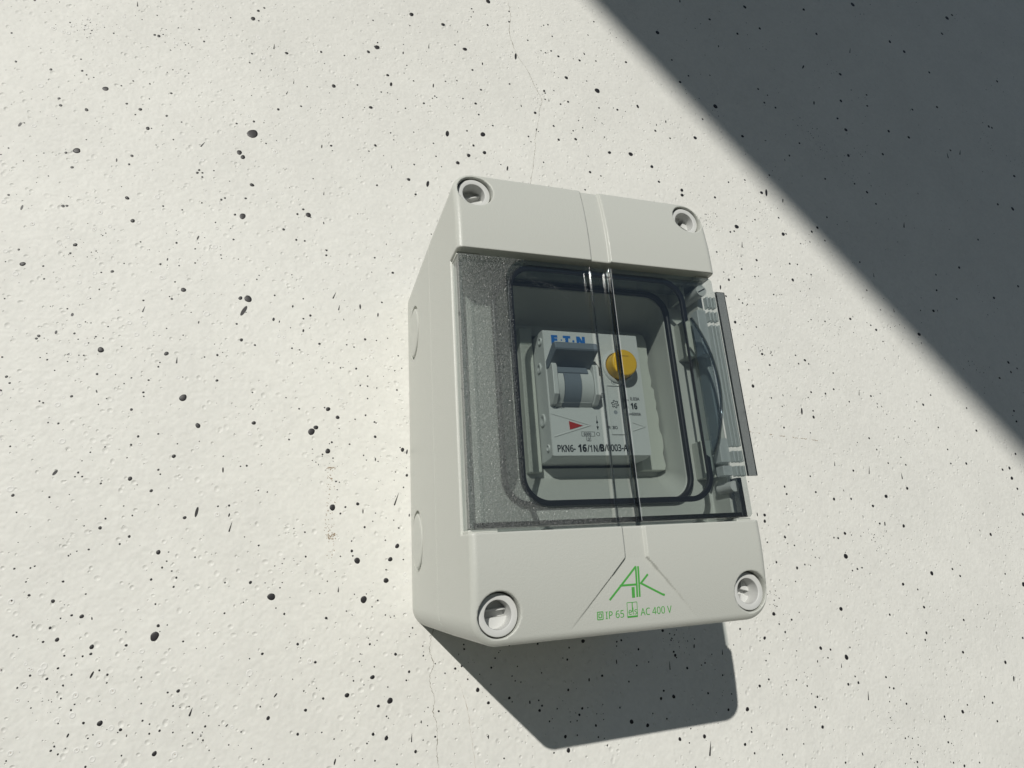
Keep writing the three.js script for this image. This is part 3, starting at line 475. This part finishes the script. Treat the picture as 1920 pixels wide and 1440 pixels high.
  -8.1, 179.8, 0.59, 233.2, -11.1, 0.59, -96.9, 106.6, 0.59, -188, 123.2, 0.58, -71.2, -42.4, 0.58, 40.2, 246, 0.58, 287.2, -73.7, 0.58, -152.6, 161.4, 0.58, 164.5, 89.1, 0.58, 153.6, 99.6, 0.58, -116.7, 221.7, 0.58, -86.7, -97.1, 0.58,
  -85.7, 44.3, 0.58, 220.3, -10, 0.58, 153.9, -100.3, 0.58, -136.7, -64.3, 0.58, 194.2, 237.6, 0.57, -96.9, 93.4, 0.57, 31.7, -98.6, 0.57, -61.5, 127.4, 0.57, 14.1, 257.5, 0.57, -194.9, 20, 0.57, 134.3, -85.1, 0.57, 195.5, 42.3, 0.57,
  -15.1, 168, 0.57, 34.8, 232.4, 0.57, -185.7, -17.7, 0.57, -153.3, 148.9, 0.57, -118.8, 111.6, 0.57, 24.3, 238.8, 0.57, 192, -153.6, 0.57, 202.4, 25.4, 0.56, -184.5, 98.4, 0.56, 129.2, -90.2, 0.56, 179.1, 47.1, 0.56, -153, 13.8, 0.56,
  -138.3, 123.1, 0.56, 171, 51.9, 0.56, 141.2, 81.8, 0.56, 139.2, 83.9, 0.56, -128.5, 109.5, 0.56, -122.6, 102.8, 0.56, -169.1, 152.1, 0.56, 171.9, 46.9, 0.56, 214.3, -2.3, 0.55, 15.8, -102.2, 0.55, -8.6, 252.8, 0.55, 147.5, 67.6, 0.55,
  21.3, -109.7, 0.55, -120.7, 192, 0.55, 26.7, -116.7, 0.55, -187.4, 165.6, 0.55, -97.4, 166.1, 0.55, -80.3, -66.5, 0.55, 149.9, 243.5, 0.55, 19.8, -111.9, 0.55, 32, 202.9, 0.55, 140.8, -119.5, 0.55, 31.6, 198.5, 0.54, -83.9, 87.1, 0.54,
  -172.9, 18.5, 0.54, 47, 180.2, 0.54, 104.1, -86.6, 0.54, 174.9, 19.5, 0.54, 279.6, 87.8, 0.54, -71.2, 184.8, 0.54, 61, 152.7, 0.53, -141.7, 193.9, 0.53, 115.3, -109.2, 0.53, -165, 121.5, 0.53, 129.1, 58.8, 0.53, 149.5, -147.8, 0.53,
  -148.8, -33.3, 0.53, -125, 37.2, 0.53, -49.3, -88.4, 0.53, -83.8, -81.5, 0.53, 67.5, -92.8, 0.53, -90.2, -74.7, 0.53, -144.8, -95.8, 0.53, -43.3, 142.3, 0.53, 163.5, -16.5, 0.53, 82, -111.1, 0.53, -193.9, 25.4, 0.53, -211.2, 164.7, 0.53,
  219.1, -77.3, 0.53, 136.8, 41.8, 0.53, -19.4, 224, 0.52, 148.2, 26.2, 0.52, -144, 86.3, 0.52, 120.4, -130.3, 0.52, -89.1, -104.5, 0.52, -31.2, -89.2, 0.52, 50.2, -90.1, 0.52, -102.2, -76.8, 0.51, 245.1, 85.6, 0.51, -124.9, 150.5, 0.51,
  42.4, -85.7, 0.51, 27, 155.8, 0.51, -70.3, 33.7, 0.51, 201.1, 127.9, 0.51, 60.1, -107.6, 0.51, 170.6, -48.4, 0.51, 184.7, -64.2, 0.51, 246.5, -131.8, 0.51, -19.3, 199.6, 0.51, 64.3, 253.5, 0.51, -149, 75.8, 0.51, -165.8, 27.5, 0.5,
  101.4, -128.9, 0.5, 193.4, 125.8, 0.5, 178, -65.2, 0.5, -16.4, 188.5, 0.5, -25.6, 197.7, 0.5, 204.3, -97.5, 0.5, -83.8, 89.6, 0.5, -149.7, 3.4, 0.5, -143.5, 60.6, 0.5, 101.2, -137.2, 0.5, 240.3, 64.3, 0.5, 233.3, -134, 0.5,
  -186.9, 40.7, 0.5, -145.9, -69.8, 0.5, -63.6, 228.8, 0.49, -93.3, 93.3, 0.49, 143.4, -40.8, 0.49, -80.7, -94, 0.49, -66.3, -33.4, 0.49, -31.7, 186.7, 0.49, 35.4, 253, 0.49, 144.5, -51, 0.49, -61.2, 214.5, 0.49, -42.7, 194, 0.49,
  -62.5, 88.2, 0.48, 148.6, -60.5, 0.48, 254.9, 26.6, 0.48, 16.5, -90.8, 0.48, -156.1, -71.5, 0.48, 59.5, 217.8, 0.48, -118.7, 51.3, 0.48, -176.3, -51.3, 0.48, -111.2, 42.3, 0.48, -136.9, 121.9, 0.48, -209.3, 198.9, 0.48, -127.1, 110.5, 0.48,
  3.9, -83.5, 0.48, -136.8, 119.8, 0.48, -180.7, 77.3, 0.48, -168.9, -62.2, 0.48, 128.3, -48.7, 0.48, 231.6, -159.6, 0.48, -204.3, 100.5, 0.48, -79.7, 1.3, 0.47, -118.8, 212.9, 0.47, 32.1, 233.2, 0.47, 249.2, 14.6, 0.47, -47.2, 175.6, 0.47,
  188.1, 75, 0.47, -59.3, 65.9, 0.47, 185.2, -120.5, 0.47, 166, -100.5, 0.47, -8.4, -82.8, 0.47, -33.2, 156.8, 0.47, -122.4, 90.5, 0.47, -59.4, 183.1, 0.47, -77.8, 201.8, 0.47, 214.6, -157.2, 0.47, 66.5, 179.7, 0.46, -32.1, 149.1, 0.46,
  223.1, 24.6, 0.46, -167.7, -77.9, 0.46, -197.6, 77, 0.46, 37.6, 205.9, 0.46, -155.7, -92.4, 0.46, 165.4, -113.4, 0.46, 3.9, -106.6, 0.46, 51.1, 188, 0.46, -7.7, 250.8, 0.46, -214.8, 179.1, 0.46, -140.4, -48.6, 0.46, 53.2, 183.5, 0.46,
  -149.7, 20.7, 0.46, 151.4, -103.7, 0.46, 187.9, -143, 0.46, -9.2, 246.7, 0.46, -16.5, -90.4, 0.46, -54.8, 159, 0.45, -64.1, -77.2, 0.45, -121.4, 186.4, 0.45, -175.1, 43.5, 0.45, -150.5, 103.1, 0.45, 138.9, 97.8, 0.45, -116.7, -23.3, 0.45,
  -27.3, -82.5, 0.45, 132.2, 100.3, 0.45, 90.9, -104.8, 0.45, 126.6, -86.4, 0.45, 82.7, -98.9, 0.45, 54.5, 164.6, 0.45, 144.4, 81.3, 0.45, -144.3, 200.4, 0.45, -28.6, -88.6, 0.45, -176, 35, 0.45, -52.9, 24.6, 0.44, 230.9, -6.8, 0.44,
  -141.8, -9.3, 0.44, -111.4, -8.1, 0.44, -65.4, 146.2, 0.44, -151.7, 0.2, 0.44, 136.1, -114.3, 0.44, -95.3, -63.8, 0.44, 154.5, 51.1, 0.44, 130.6, -111.1, 0.44, -73.9, -25.2, 0.44, -92.6, 55.5, 0.44, 173.5, 27.1, 0.43, -104.6, 65.5, 0.43,
  -167.1, -47.5, 0.43, -75.8, -27.7, 0.43, 115.5, -101.3, 0.43, -111.9, 142, 0.43, 20.7, 167.9, 0.43, -163.2, -58.7, 0.43, -62.5, 10.1, 0.43, -153.5, 59.1, 0.43, -66.2, 13, 0.43, -38.2, -103.4, 0.43, -44.1, 230.7, 0.43, 40.2, -86.1, 0.42,
  48.5, -96.4, 0.42, -175.7, 8.1, 0.42, -96.7, 41.7, 0.42, -150.5, -78.5, 0.42, -133.2, -97.6, 0.42, 169.8, 7, 0.42, -192.6, 23, 0.42, 154.4, 21.6, 0.42, -39.8, -111.9, 0.42, 59.9, -118.4, 0.42, -132.4, -48.5, 0.42, 43.9, -102.2, 0.42,
  -167.3, -10, 0.42, -180.9, -52.4, 0.42, -178.1, 188.9, 0.41, -133, -51.6, 0.41, -170.3, -66.4, 0.41, -72.6, 0.5, 0.41, -145.6, 31.3, 0.41, 70.7, -138.1, 0.41, 129.2, 32.9, 0.41, -161.4, 164.6, 0.41, -165, -75, 0.41, -88.4, -43.6, 0.41,
  -46.1, 203.3, 0.41, -30.7, 186, 0.41, 2.4, 150.1, 0.41, 17.8, -86.3, 0.41, -178.9, -63.6, 0.41, -92.9, 15.3, 0.41, -188.8, 70.8, 0.41, 115.7, -139.8, 0.41, -33, 185, 0.41, -167.9, 164.7, 0.41, 38.4, -111.5, 0.41, -148.4, 25.7, 0.41,
  -159.8, -14.1, 0.4, -195, 190.4, 0.4, -187.8, 65.4, 0.4, -119.3, -98.1, 0.4, -172.5, -76.4, 0.4, -149.6, 137, 0.4, -172.1, 161.1, 0.4, -137.3, -44.7, 0.4, -165.3, 147.1, 0.4, -156.9, -26.7, 0.4, -96.3, 2.4, 0.4, -153.6, -105.3, 0.39,
  -151.5, -35.8, 0.39, -143.1, 4.4, 0.39, -72.2, 201.1, 0.39, -56.2, 183.3, 0.39, -52.7, -34.3, 0.39, 30.9, -124.5, 0.39, -136, 106.8, 0.39, 27.3, -121, 0.39, -136.3, 77.7, 0.39, -163.8, -99.3, 0.39, -174.9, -18.6, 0.39, -43.2, 161.7, 0.39,
  -160.8, -37.2, 0.38, -182.4, 32.5, 0.38, -14.7, -87.1, 0.38, -143.2, 102.3, 0.38, 6.6, -112.6, 0.38, -52.2, 40.5, 0.38, -143, 68.3, 0.38, -27.4, -80.8, 0.38, -53.3, 155.1, 0.38, -136.8, 84.3, 0.38, 7.5, -123.9, 0.37, -115.7, -61.9, 0.37,
  -181.4, 15.8, 0.37, -182.6, 16.4, 0.37, -70.8, -44.3, 0.37, -131.8, -86.1, 0.37, -71.3, 43.6, 0.37, -93, 64.9, 0.37, -74.4, 44.5, 0.37, -47.7, -72.8, 0.37, -50.4, -91.3, 0.37, -78, 163.5, 0.37, -61.1, -61.6, 0.37, -65.4, 30.5, 0.37,
  -89, -34.4, 0.36, -43.7, -83.3, 0.36, -65.4, 25.9, 0.36, -181.7, -42.4, 0.36, 79, -88.6, 0.36, -157.1, 85.2, 0.36, -169.3, 70, 0.36, -68.5, 26.1, 0.36, -112.1, 72.4, 0.36, -19.2, -114.6, 0.36, -76.8, 33.8, 0.36, -153, -76.9, 0.36,
  -65.4, 20.4, 0.36, -13.2, -122.9, 0.36, -158.4, -72, 0.36, -138.6, -93.9, 0.36, -136.2, -98.1, 0.36, 94.1, -112.8, 0.36, -126.8, 82.5, 0.36, -163.7, -71.3, 0.36, -129.8, -90.5, 0.36, -70, -89.3, 0.35, -57.9, -102.7, 0.35, -93.6, 41.1, 0.35,
  -123.1, -99.5, 0.35, -189, -0.4, 0.35, -160.9, -77.4, 0.35, -70.5, 11.2, 0.35, -177.9, -64.1, 0.35, -162.9, -80.4, 0.35, -162.2, 203.9, 0.35, -149.2, 189.9, 0.35, -107.4, 144.3, 0.35, -54.2, -119, 0.35, -82.9, 16, 0.35, -66.9, -4.2, 0.34,
  -65, -110.7, 0.34, -154.3, 26.4, 0.34, -155, 185.3, 0.34, -149.4, 19.1, 0.34, -146.6, 174.1, 0.34, -175.5, -79.7, 0.34, 39.9, -87.8, 0.34, -153.1, 174.5, 0.34, -171, 34.8, 0.34, 70.9, -123.6, 0.34, -148.6, -25.9, 0.34, -163, -98.2, 0.34,
  -79.1, -5.3, 0.34, 133.8, -98.9, 0.34, -161.7, -100.6, 0.33, -126.9, -41.7, 0.33, -111, 21.8, 0.33, 53.5, -115.6, 0.33, -77.8, -14.9, 0.33, 143.5, -120.9, 0.33, -58.1, -38.9, 0.33, -141, -11, 0.33, -51, -46.8, 0.33, -102, -94.1, 0.33,
  -160.8, 156.5, 0.32, -134.1, -46.1, 0.32, -47.6, 197.9, 0.32, -160, -0.6, 0.32, -57.9, -50.3, 0.32, -71.3, -38.6, 0.32, -164.4, -2.6, 0.32, -158.5, 141.2, 0.32, -178.9, 8.4, 0.32, -166.6, -39, 0.32, -75.5, -44.2, 0.31, -43.8, -79.8, 0.31,
  -51.2, 180.3, 0.31, 4.7, -94.6, 0.31, -183.8, -23.6, 0.31, -103.4, -18.5, 0.31, -58.2, -67.2, 0.31, -144.4, 61.6, 0.31, -159.9, -52.1, 0.31, -63.3, -63.8, 0.31, -106.7, -17.8, 0.31, -120, -4.3, 0.31, -168.1, -11.5, 0.31, -5.5, -91.1, 0.31,
  -67.9, -82.9, 0.31, -161.9, 74.8, 0.31, -176, -41.9, 0.31, -140.3, -80.4, 0.31, -56.8, 48.6, 0.31, -8, -94.4, 0.31, -6.8, -96.3, 0.31, -72.9, -64.6, 0.3, -144.2, 47.6, 0.3, -67.6, 171.7, 0.3, -50.7, 34.7, 0.3, -177.8, -46.9, 0.3,
  -166.3, -59.4, 0.3, -139.5, -88.6, 0.3, -8.6, -103.7, 0.3, -136.4, -95.2, 0.3, -17, -96.5, 0.3, -181.7, 130.9, 0.3, -62.4, -85.3, 0.3, -150.4, -81, 0.3, -98.1, 76, 0.3, -169.1, 62.5, 0.3, -97.2, -54.4, 0.3, -39.1, -86.6, 0.29,
  -98.3, -61.5, 0.29, -158.9, 39.1, 0.29, -111.3, 74.4, 0.29, -158.9, -86.5, 0.29, -143.7, -103.5, 0.29, -76.6, -107.7, 0.29, -80.9, -105, 0.29, -172.1, 48.5, 0.29, -153.9, -97.1, 0.29, -156.5, 24, 0.28, -201, 71.4, 0.28, -192.5, 111.2, 0.28,
  -173.6, 41.2, 0.28, -180.6, -73.9, 0.28, -136.3, 0.6, 0.28, -54.7, -31.1, 0.28, -96.2, 35.1, 0.28, -161.6, 17.9, 0.28, -62, -28, 0.28, -175.9, 32.1, 0.28, -61, -6.8, 0.28, -106.4, -78, 0.28, -76.4, -15.2, 0.28, -76.9, 7.1, 0.28,
  -63.1, -31.2, 0.28, -164, 15.6, 0.28, -65.7, -6.2, 0.27, -77.2, -18.2, 0.27, -98.3, -111, 0.27, -107.8, -101.3, 0.27, -179.5, 28.4, 0.27, -184.7, 33.2, 0.27, -100.1, -112.4, 0.27, -152.5, -4.7, 0.27, -80.6, 0.7, 0.27, -175.4, -100.5, 0.27,
  -135.7, -39.4, 0.27, -151.7, -22.4, 0.27, -85.7, -6.9, 0.26, -42.3, -101.6, 0.26, -125.8, -103.1, 0.26, -49, -75.9, 0.26, -56.2, -68.2, 0.26, -65.5, -58.9, 0.26, -163.2, -29, 0.26, -42.6, -107.8, 0.26, -93.1, -32.8, 0.26, -77.4, -49.7, 0.26,
  -70, -58.7, 0.26, -80.2, -53.2, 0.26, -44.4, -112.4, 0.26, -66.2, -91.1, 0.25, -164.3, -37.6, 0.25, -57.2, -103.4, 0.25, -64.7, -75, 0.25, -82.9, -57.5, 0.25, -96.2, -44, 0.25, -96.8, -45.7, 0.25, -136, 55.2, 0.25, -67.6, -80.3, 0.25,
  -99.4, -46.4, 0.25, -110.6, -35.2, 0.25, -69.5, -101.8, 0.25, -96.5, -52.6, 0.25, -83.1, -90.3, 0.25, -102.5, -52.3, 0.24, -137.7, -16.2, 0.24, -73.9, -105.4, 0.24, -69.3, -115.5, 0.24, -89, -79.5, 0.24, -109.6, -58.6, 0.24, -136.7, 27.4, 0.24,
  -171.6, 58.4, 0.23, -104.2, -106.9, 0.23, -159.7, 27.5, 0.23, -166.6, 110.2, 0.22, -57.8, -30.1, 0.22, -120.1, -99.8, 0.22, -66.5, -115.4, 0.19, -74.6, -113.4, 0.19, -106.1, -83.9, 0.19, -93.6, -112.9, 0.18,
];
// elongated splashes: x1, y1, x2, y2, width
const STREAKS = [
  -170.8, 209.6, -170.5, 206.9, 0.52, -101.2, 180.7, -101.3, 178.7, 0.37, -103.7, 173.5, -104.3, 171.7, 0.46, -137.2, 137.9, -138.6, 135.4, 0.57, -169.8, 123.5, -169.7, 122, 0.45, -135.9, 90.5, -136.4, 88.9, 0.53, -85.7, 120.1, -85.8, 118.4, 0.44, -199.1, 96.4, -199.4, 94.6, 0.61,
  -87.3, 145.7, -87.4, 144.1, 0.45, -205.1, 134.6, -205.6, 133.1, 0.79, -111, 200.4, -111.1, 197.4, 0.57, -34, 220.8, -34.1, 217.8, 0.51, -47.9, 211.7, -48, 210.5, 0.58, -54.3, 189.9, -54.5, 188.3, 1.1, -32.2, 194.4, -32.4, 192.3, 0.58, 16.1, 226.8, 15.7, 223.1, 1.1,
  -4.2, 215.4, -4.3, 214.1, 0.62, -25.6, 165.3, -25.9, 163, 1.6, -36.5, 133.4, -37, 130.8, 1.2, 6.2, 149.5, 5.7, 147.2, 0.74, -54.4, 140, -54.5, 138.3, 0.37, 59.9, 238.6, 60.3, 237.5, 0.69, 34, 199.4, 33.8, 197.6, 0.46, 24.6, 177.3, 24.4, 175.9, 0.44,
  -62.8, 211.6, -61.2, 210.9, 0.81, -176.7, 51.6, -176.8, 50.8, 0.75, -181, 44.1, -181.1, 43.1, 0.67, -152.7, 56.5, -153.3, 54.1, 0.49, -139.4, 35.5, -139.4, 33.1, 0.54, -165.3, 21.1, -165, 20.2, 0.39, -173.9, -9.3, -174.8, -10.6, 0.82, -115.5, 59.2, -117.2, 55.6, 1.3,
  -79.4, 69.1, -80.6, 66.1, 0.53, -77.7, 63, -78.1, 60.7, 0.53, -68.9, 64, -68.8, 62.1, 0.61, -61, 60.4, -61.1, 58.9, 0.54, -104.5, 54.8, -104.6, 53.9, 0.85, -92.4, 50.4, -92.5, 49.5, 0.65, -119.8, -8.8, -119.7, -10.5, 0.49, -62.1, -5.4, -62.1, -6.5, 0.42,
  -48.8, -2, -49.1, -3.6, 0.57, -97.1, 61.3, -97.2, 60.6, 0.58, -154.7, -77.2, -155.4, -78.9, 0.54, -159.5, -95.1, -159.8, -95.9, 0.45, -127.4, -23.8, -127.9, -26.9, 0.88, -115.3, -29.5, -116.1, -33, 0.5, -52.6, -20.1, -54.4, -25, 0.57, -67, -26.5, -67, -27.9, 0.39,
  -76, -55.6, -76.1, -57.4, 0.46, -48.3, -28.9, -48.4, -29.8, 0.4, -123.8, -91.9, -124.5, -94.2, 0.63, -112.2, -98.4, -112.8, -99, 0.32, -48.6, -109.7, -48.8, -112.4, 0.41, -76, -114.2, -76.4, -115.8, 0.48, -96.7, -90.5, -97.5, -91.5, 0.43, -45, -105.8, -45, -106.6, 0.36,
  39.1, -93.2, 39, -94.7, 0.42, 64.7, -96.4, 64.5, -99.7, 0.44, 78.4, -90.9, 78.1, -92.2, 0.54, 92.8, -94.4, 92.4, -96.4, 0.46, 79.8, -129.9, 78.4, -134.9, 0.76, 25.6, -99, 25.5, -99.9, 0.57, -1.2, -104.3, -1.2, -105.2, 0.53, -19, -114.1, -19.1, -115.3, 0.36,
  91.6, 207.2, 92, 205.8, 1.3, 284, 300.4, 282.2, 295.7, 0.68, 233.3, 271.9, 231.6, 269.1, 1, 175.7, 161.3, 174.9, 157.2, 1.4, 353.2, 220.4, 352.7, 215.9, 0.9, 368.9, 225.7, 366.9, 221.6, 0.91, 287.5, 152.8, 286.2, 149.1, 0.97, 234.3, 241.1, 233.6, 238.7, 1,
  187.3, 156.5, 186.7, 154.1, 0.69, 137.4, 303.1, 137.1, 301, 0.77, 149.2, 121.7, 148.5, 118, 0.63, 110.1, 199.9, 109.9, 198.5, 0.66, 161.9, 271, 161.7, 269.8, 0.76, 128.2, 91.5, 127.8, 89.3, 0.78, 247.4, 111, 246.9, 108.3, 0.53, 256.4, 87.2, 256.2, 84.9, 0.52,
  211.9, 32.7, 210.9, 29.4, 0.46, 167.3, 20.6, 166.7, 17.5, 0.96, 146.8, 113.3, 146.4, 111.5, 0.47, 205.8, -11.6, 204.5, -15.8, 0.56, 228.2, -15.9, 227.9, -18.9, 0.72, 182, -8.9, 181.6, -11.1, 0.55, 207.4, -42, 207, -43.7, 0.68, 171.3, -120.7, 170.5, -124.3, 0.57,
  158.7, -107, 158.3, -108.7, 0.46, 271.4, -125, 270.6, -127, 0.8, 125.3, -34.3, 125.3, -35.8, 0.48, 144.9, -104.2, 144.7, -105, 0.45,
];

// ---------------------------------------------------------------- marks on the wall
{
  const r = rng(2024), out = (x, y, m = 0) => x < -47.7 - m || x > 48.9 + m || y < -73 - m || y > 73 + m;
  const blob = (seed) => {                                         // flat dried drop of radius 1 with an uneven outline
    const q = rng(seed), n = 14, k = [q() * 6, q() * 6, q() * 6], pos = [], idx = [];
    const R = (a) => 1 + 0.07 * Math.sin(2 * a + k[0]) + 0.035 * Math.sin(3 * a + k[1]) + 0.02 * Math.sin(5 * a + k[2]);
    for (const [f, z] of [[1, -0.04], [0.93, 0.05], [0.6, 0.1]]) for (let i = 0; i < n; i++) { const a = i / n * Math.PI * 2; pos.push(f * R(a) * Math.cos(a), f * R(a) * Math.sin(a), z); }
    pos.push(0, 0, 0.11);
    for (let l = 0; l < 2; l++) for (let i = 0; i < n; i++) { const a = l * n + i, b = l * n + (i + 1) % n; idx.push(a, b, b + n, a, b + n, a + n); }
    for (let i = 0; i < n; i++) idx.push(2 * n + i, 2 * n + (i + 1) % n, 3 * n);
    const g = new THREE.BufferGeometry(); g.setAttribute('position', new THREE.Float32BufferAttribute(pos, 3)); g.setAttribute('uv', new THREE.Float32BufferAttribute(new Array(pos.length / 3 * 2).fill(0), 2)); g.setIndex(idx); g.computeVertexNormals();
    return g.scale(0.001, 0.001, 0.001);
  };
  const blobs = [1, 2, 3, 4, 5, 6].map((k) => blob(k * 17));
  const small = [];
  for (let i = 0, n = 0; i < SPOTS.length; i += 3) {
    const [x, y, s] = SPOTS.slice(i, i + 3);
    if (n < 210 && s > 0.5) {
      const m = new THREE.Mesh(blobs[n % 6], MAT.blackPaint); m.name = 'paint_spot'; m.position.set(x / 1000, y / 1000, 0); m.rotation.z = r() * 6.28; m.scale.set(s * (0.9 + 0.2 * r()), s * (0.9 + 0.2 * r()), 1 + r()); m.castShadow = m.receiveShadow = true; wall.add(m); n++;
    } else small.push([x, y, s * 0.95, s * 0.95, r() * 6.28]);
  }
  const streak = (x1, y1, x2, y2, w) => {                           // a splash drawn out to a point
    const s = new THREE.Shape(), l = Math.hypot(x2 - x1, y2 - y1) / 2 + w * 0.4, k = w / 2;
    if (w > 0.45 * l) s.absellipse(0, 0, l, k * 1.15, 0, Math.PI * 2, false, 0);
    else { s.moveTo(-l, 0); s.quadraticCurveTo(-l * 0.2, k * 0.7, l - k, k); s.quadraticCurveTo(l + k * 0.4, 0, l - k, -k); s.quadraticCurveTo(-l * 0.2, -k * 0.7, -l, 0); }
    return new THREE.ExtrudeGeometry(s, { depth: 0.1, bevelEnabled: false, curveSegments: 7 }).rotateZ(Math.atan2(y2 - y1, x2 - x1)).translate((x1 + x2) / 2, (y1 + y2) / 2, -0.02);
  };
  for (let i = 0; i < STREAKS.length; i += 5) part('paint_streak', streak(...STREAKS.slice(i, i + 5)), MAT.blackPaint, wall);
  // fine speckles: clustered, finer and denser towards the left of the box
  const area = () => { const x = -330 + 1000 * Math.pow(r(), 1.6), y = -260 + 780 * r(); return [x, y]; };
  const cl = Array.from({ length: 160 }, () => [...area(), 6 + 26 * r()]);
  while (small.length < 10500) {
    let [x, y] = area();
    if (r() < 0.45) { const q = cl[(r() * cl.length) | 0]; x = q[0] + (r() + r() - 1) * q[2]; y = q[1] + (r() + r() - 1) * q[2]; }
    if (!out(x, y, 0.5)) continue;
    const s = 0.07 + 0.30 * Math.pow(r(), 3.2), st = r() < 0.07 ? 2.2 : 1;
    small.push([x, y, s, s * st, r() < 0.07 ? 0 : (r() - 0.5) * (st > 1 ? 0.5 : 6)]);
  }
  const M = new THREE.Matrix4(), P = new THREE.Vector3(), Q = new THREE.Quaternion(), Sc = new THREE.Vector3(), Z = new THREE.Vector3(0, 0, 1);
  const inst = (name, geo, mat, list, zs) => {
    const m = new THREE.InstancedMesh(geo, mat, list.length); m.name = name; m.userData.kind = 'stuff'; m.castShadow = m.receiveShadow = true;
    list.forEach(([x, y, a, b, t], i) => m.setMatrixAt(i, M.compose(P.set(x / 1000, y / 1000, 0), Q.setFromAxisAngle(Z, t), Sc.set(a, b, zs(a)))));
    wall.add(m);
  };
  inst('fine_speckles', blobs[0], MAT.blackPaint, small, () => 0.7);
  // bubbles burst in the paint: rims with a dip, same white
  const crater = new THREE.LatheGeometry([[1.15, -0.03], [1.0, 0.02], [0.86, 0.10], [0.7, 0.12], [0.5, 0.03], [0.3, 0.0], [0, 0.0]].map(([a, q]) => new THREE.Vector2(a, Math.max(q, -0.03) + (a < 0.4 ? 0.012 : 0))), 14).rotateX(Math.PI / 2).scale(0.001, 0.001, 0.001);
  const pool = [], big = []; for (let i = 0; i < 630; i += 3) big.push(SPOTS.slice(i, i + 3));
  while (pool.length < 2600) {
    let [x, y] = area();
    if (r() < 0.35) { const q = cl[(r() * 60) | 0]; x = q[0] + (r() + r() - 1) * q[2] * 3.2; y = q[1] + (r() + r() - 1) * q[2] * 3.2; }
    if (!out(x, y, 1) || (x > 90 && r() < 0.7)) continue;
    const s = 0.24 + 0.95 * Math.pow(r(), 2.0);
    if (big.some(([a, q, z]) => Math.hypot(a - x, q - y) < z * 1.2 + s)) continue;
    pool.push([x, y, s * (0.9 + 0.2 * r()), s, r() * 6.28]);
  }
  inst('paint_craters', crater, MAT.drop, pool, (a) => Math.min(a, 0.9));
  inst('crater_pits', blobs[2], MAT.dirt, pool.filter((_, i) => i % 4 === 0).map(([x, y, a]) => [x + 0.1, y + 0.12 * a, 0.13 * a + 0.03, 0.13 * a + 0.03, 0]), () => 0.9);
  // hairline cracks
  const ribbon = (pts, w, seed) => {
    const q = rng(seed), c = new THREE.CatmullRomCurve3(pts.map(([x, y]) => new THREE.Vector3(x, y, 0))), n = pts.length * 9, pos = [], idx = [], uv = [];
    for (let i = 0; i <= n; i++) {
      const p = c.getPoint(i / n), t = c.getTangent(i / n), ww = w * (0.2 + 1.5 * q() * q()) / 2, jx = (q() - 0.5) * 0.45;
      for (const s of [-1, 1]) { pos.push(p.x - t.y * (s * ww + jx), p.y + t.x * (s * ww + jx), 0.035); uv.push(0, 0); }
      if (i < n) idx.push(2 * i, 2 * i + 1, 2 * i + 2, 2 * i + 1, 2 * i + 3, 2 * i + 2);
    }
    const g = new THREE.BufferGeometry(); g.setAttribute('position', new THREE.Float32BufferAttribute(pos, 3)); g.setAttribute('uv', new THREE.Float32BufferAttribute(uv, 2)); g.setIndex(idx); g.computeVertexNormals();
    return g;
  };
  part('hairline_crack', ribbon([[13.9, 266.1], [14.7, 254.2], [13.2, 241.9], [14.4, 234.4], [16.4, 227.3], [19, 222.2], [21.3, 218.6], [23.5, 213.9], [24.8, 209.7], [26.3, 205.2], [28.5, 200.9], [29.5, 196.7], [27.7, 190.8], [26.5, 183.4], [24.1, 174], [23.1, 169.7], [23.1, 165.1], [22, 159.8], [21, 154.5], [19.8, 147.6], [18.5, 142.4], [16, 120], [12, 95], [9, 70]], 0.27, 3), MAT.crack, wall);
  part('hairline_crack', ribbon([[-38, -68], [-40.6, -77.9], [-41.1, -82.1], [-39.7, -86.7], [-41.1, -89.8], [-41.4, -93.5], [-39.7, -98.9], [-40.4, -103.4], [-39.3, -107.2], [-39, -111.8], [-39.3, -117.1], [-38.9, -122.4], [-38.3, -129.4], [-39, -150], [-37, -190]], 0.24, 4), MAT.crack, wall);
  part('hairline_crack', ribbon([[-29.6, -94.4], [-26.7, -106], [-25.8, -114.4], [-24.6, -124.5], [-24, -140]], 0.12, 6), MAT.dirt, wall);
  // rusty grit caught in a seam, and a rubbed scuff
  const grit = [];
  for (let i = 0; i < 150; i++) { const t = r(); grit.push([-80.2 + 2.6 * (r() + r() - 1) + 1.2 * t, -10 - 38 * t + 6 * Math.sin(9 * t), 0.12 + 0.3 * r() * r(), 0.1 + 0.28 * r() * r(), r() * 6]); }
  for (let i = 0; i < 46; i++) { const t = Math.floor(r() * 7) / 7 + r() * 0.09; grit.push([127 + 50 * t, 7.6 - 5.2 * t + 0.4 * (r() - 0.5), 0.2 + 0.4 * r(), 0.10 + 0.1 * r(), -0.1]); }
  inst('rusty_grit', blobs[3], MAT.dirt, grit, () => 0.6);
}

renderer.render(scene, camera);
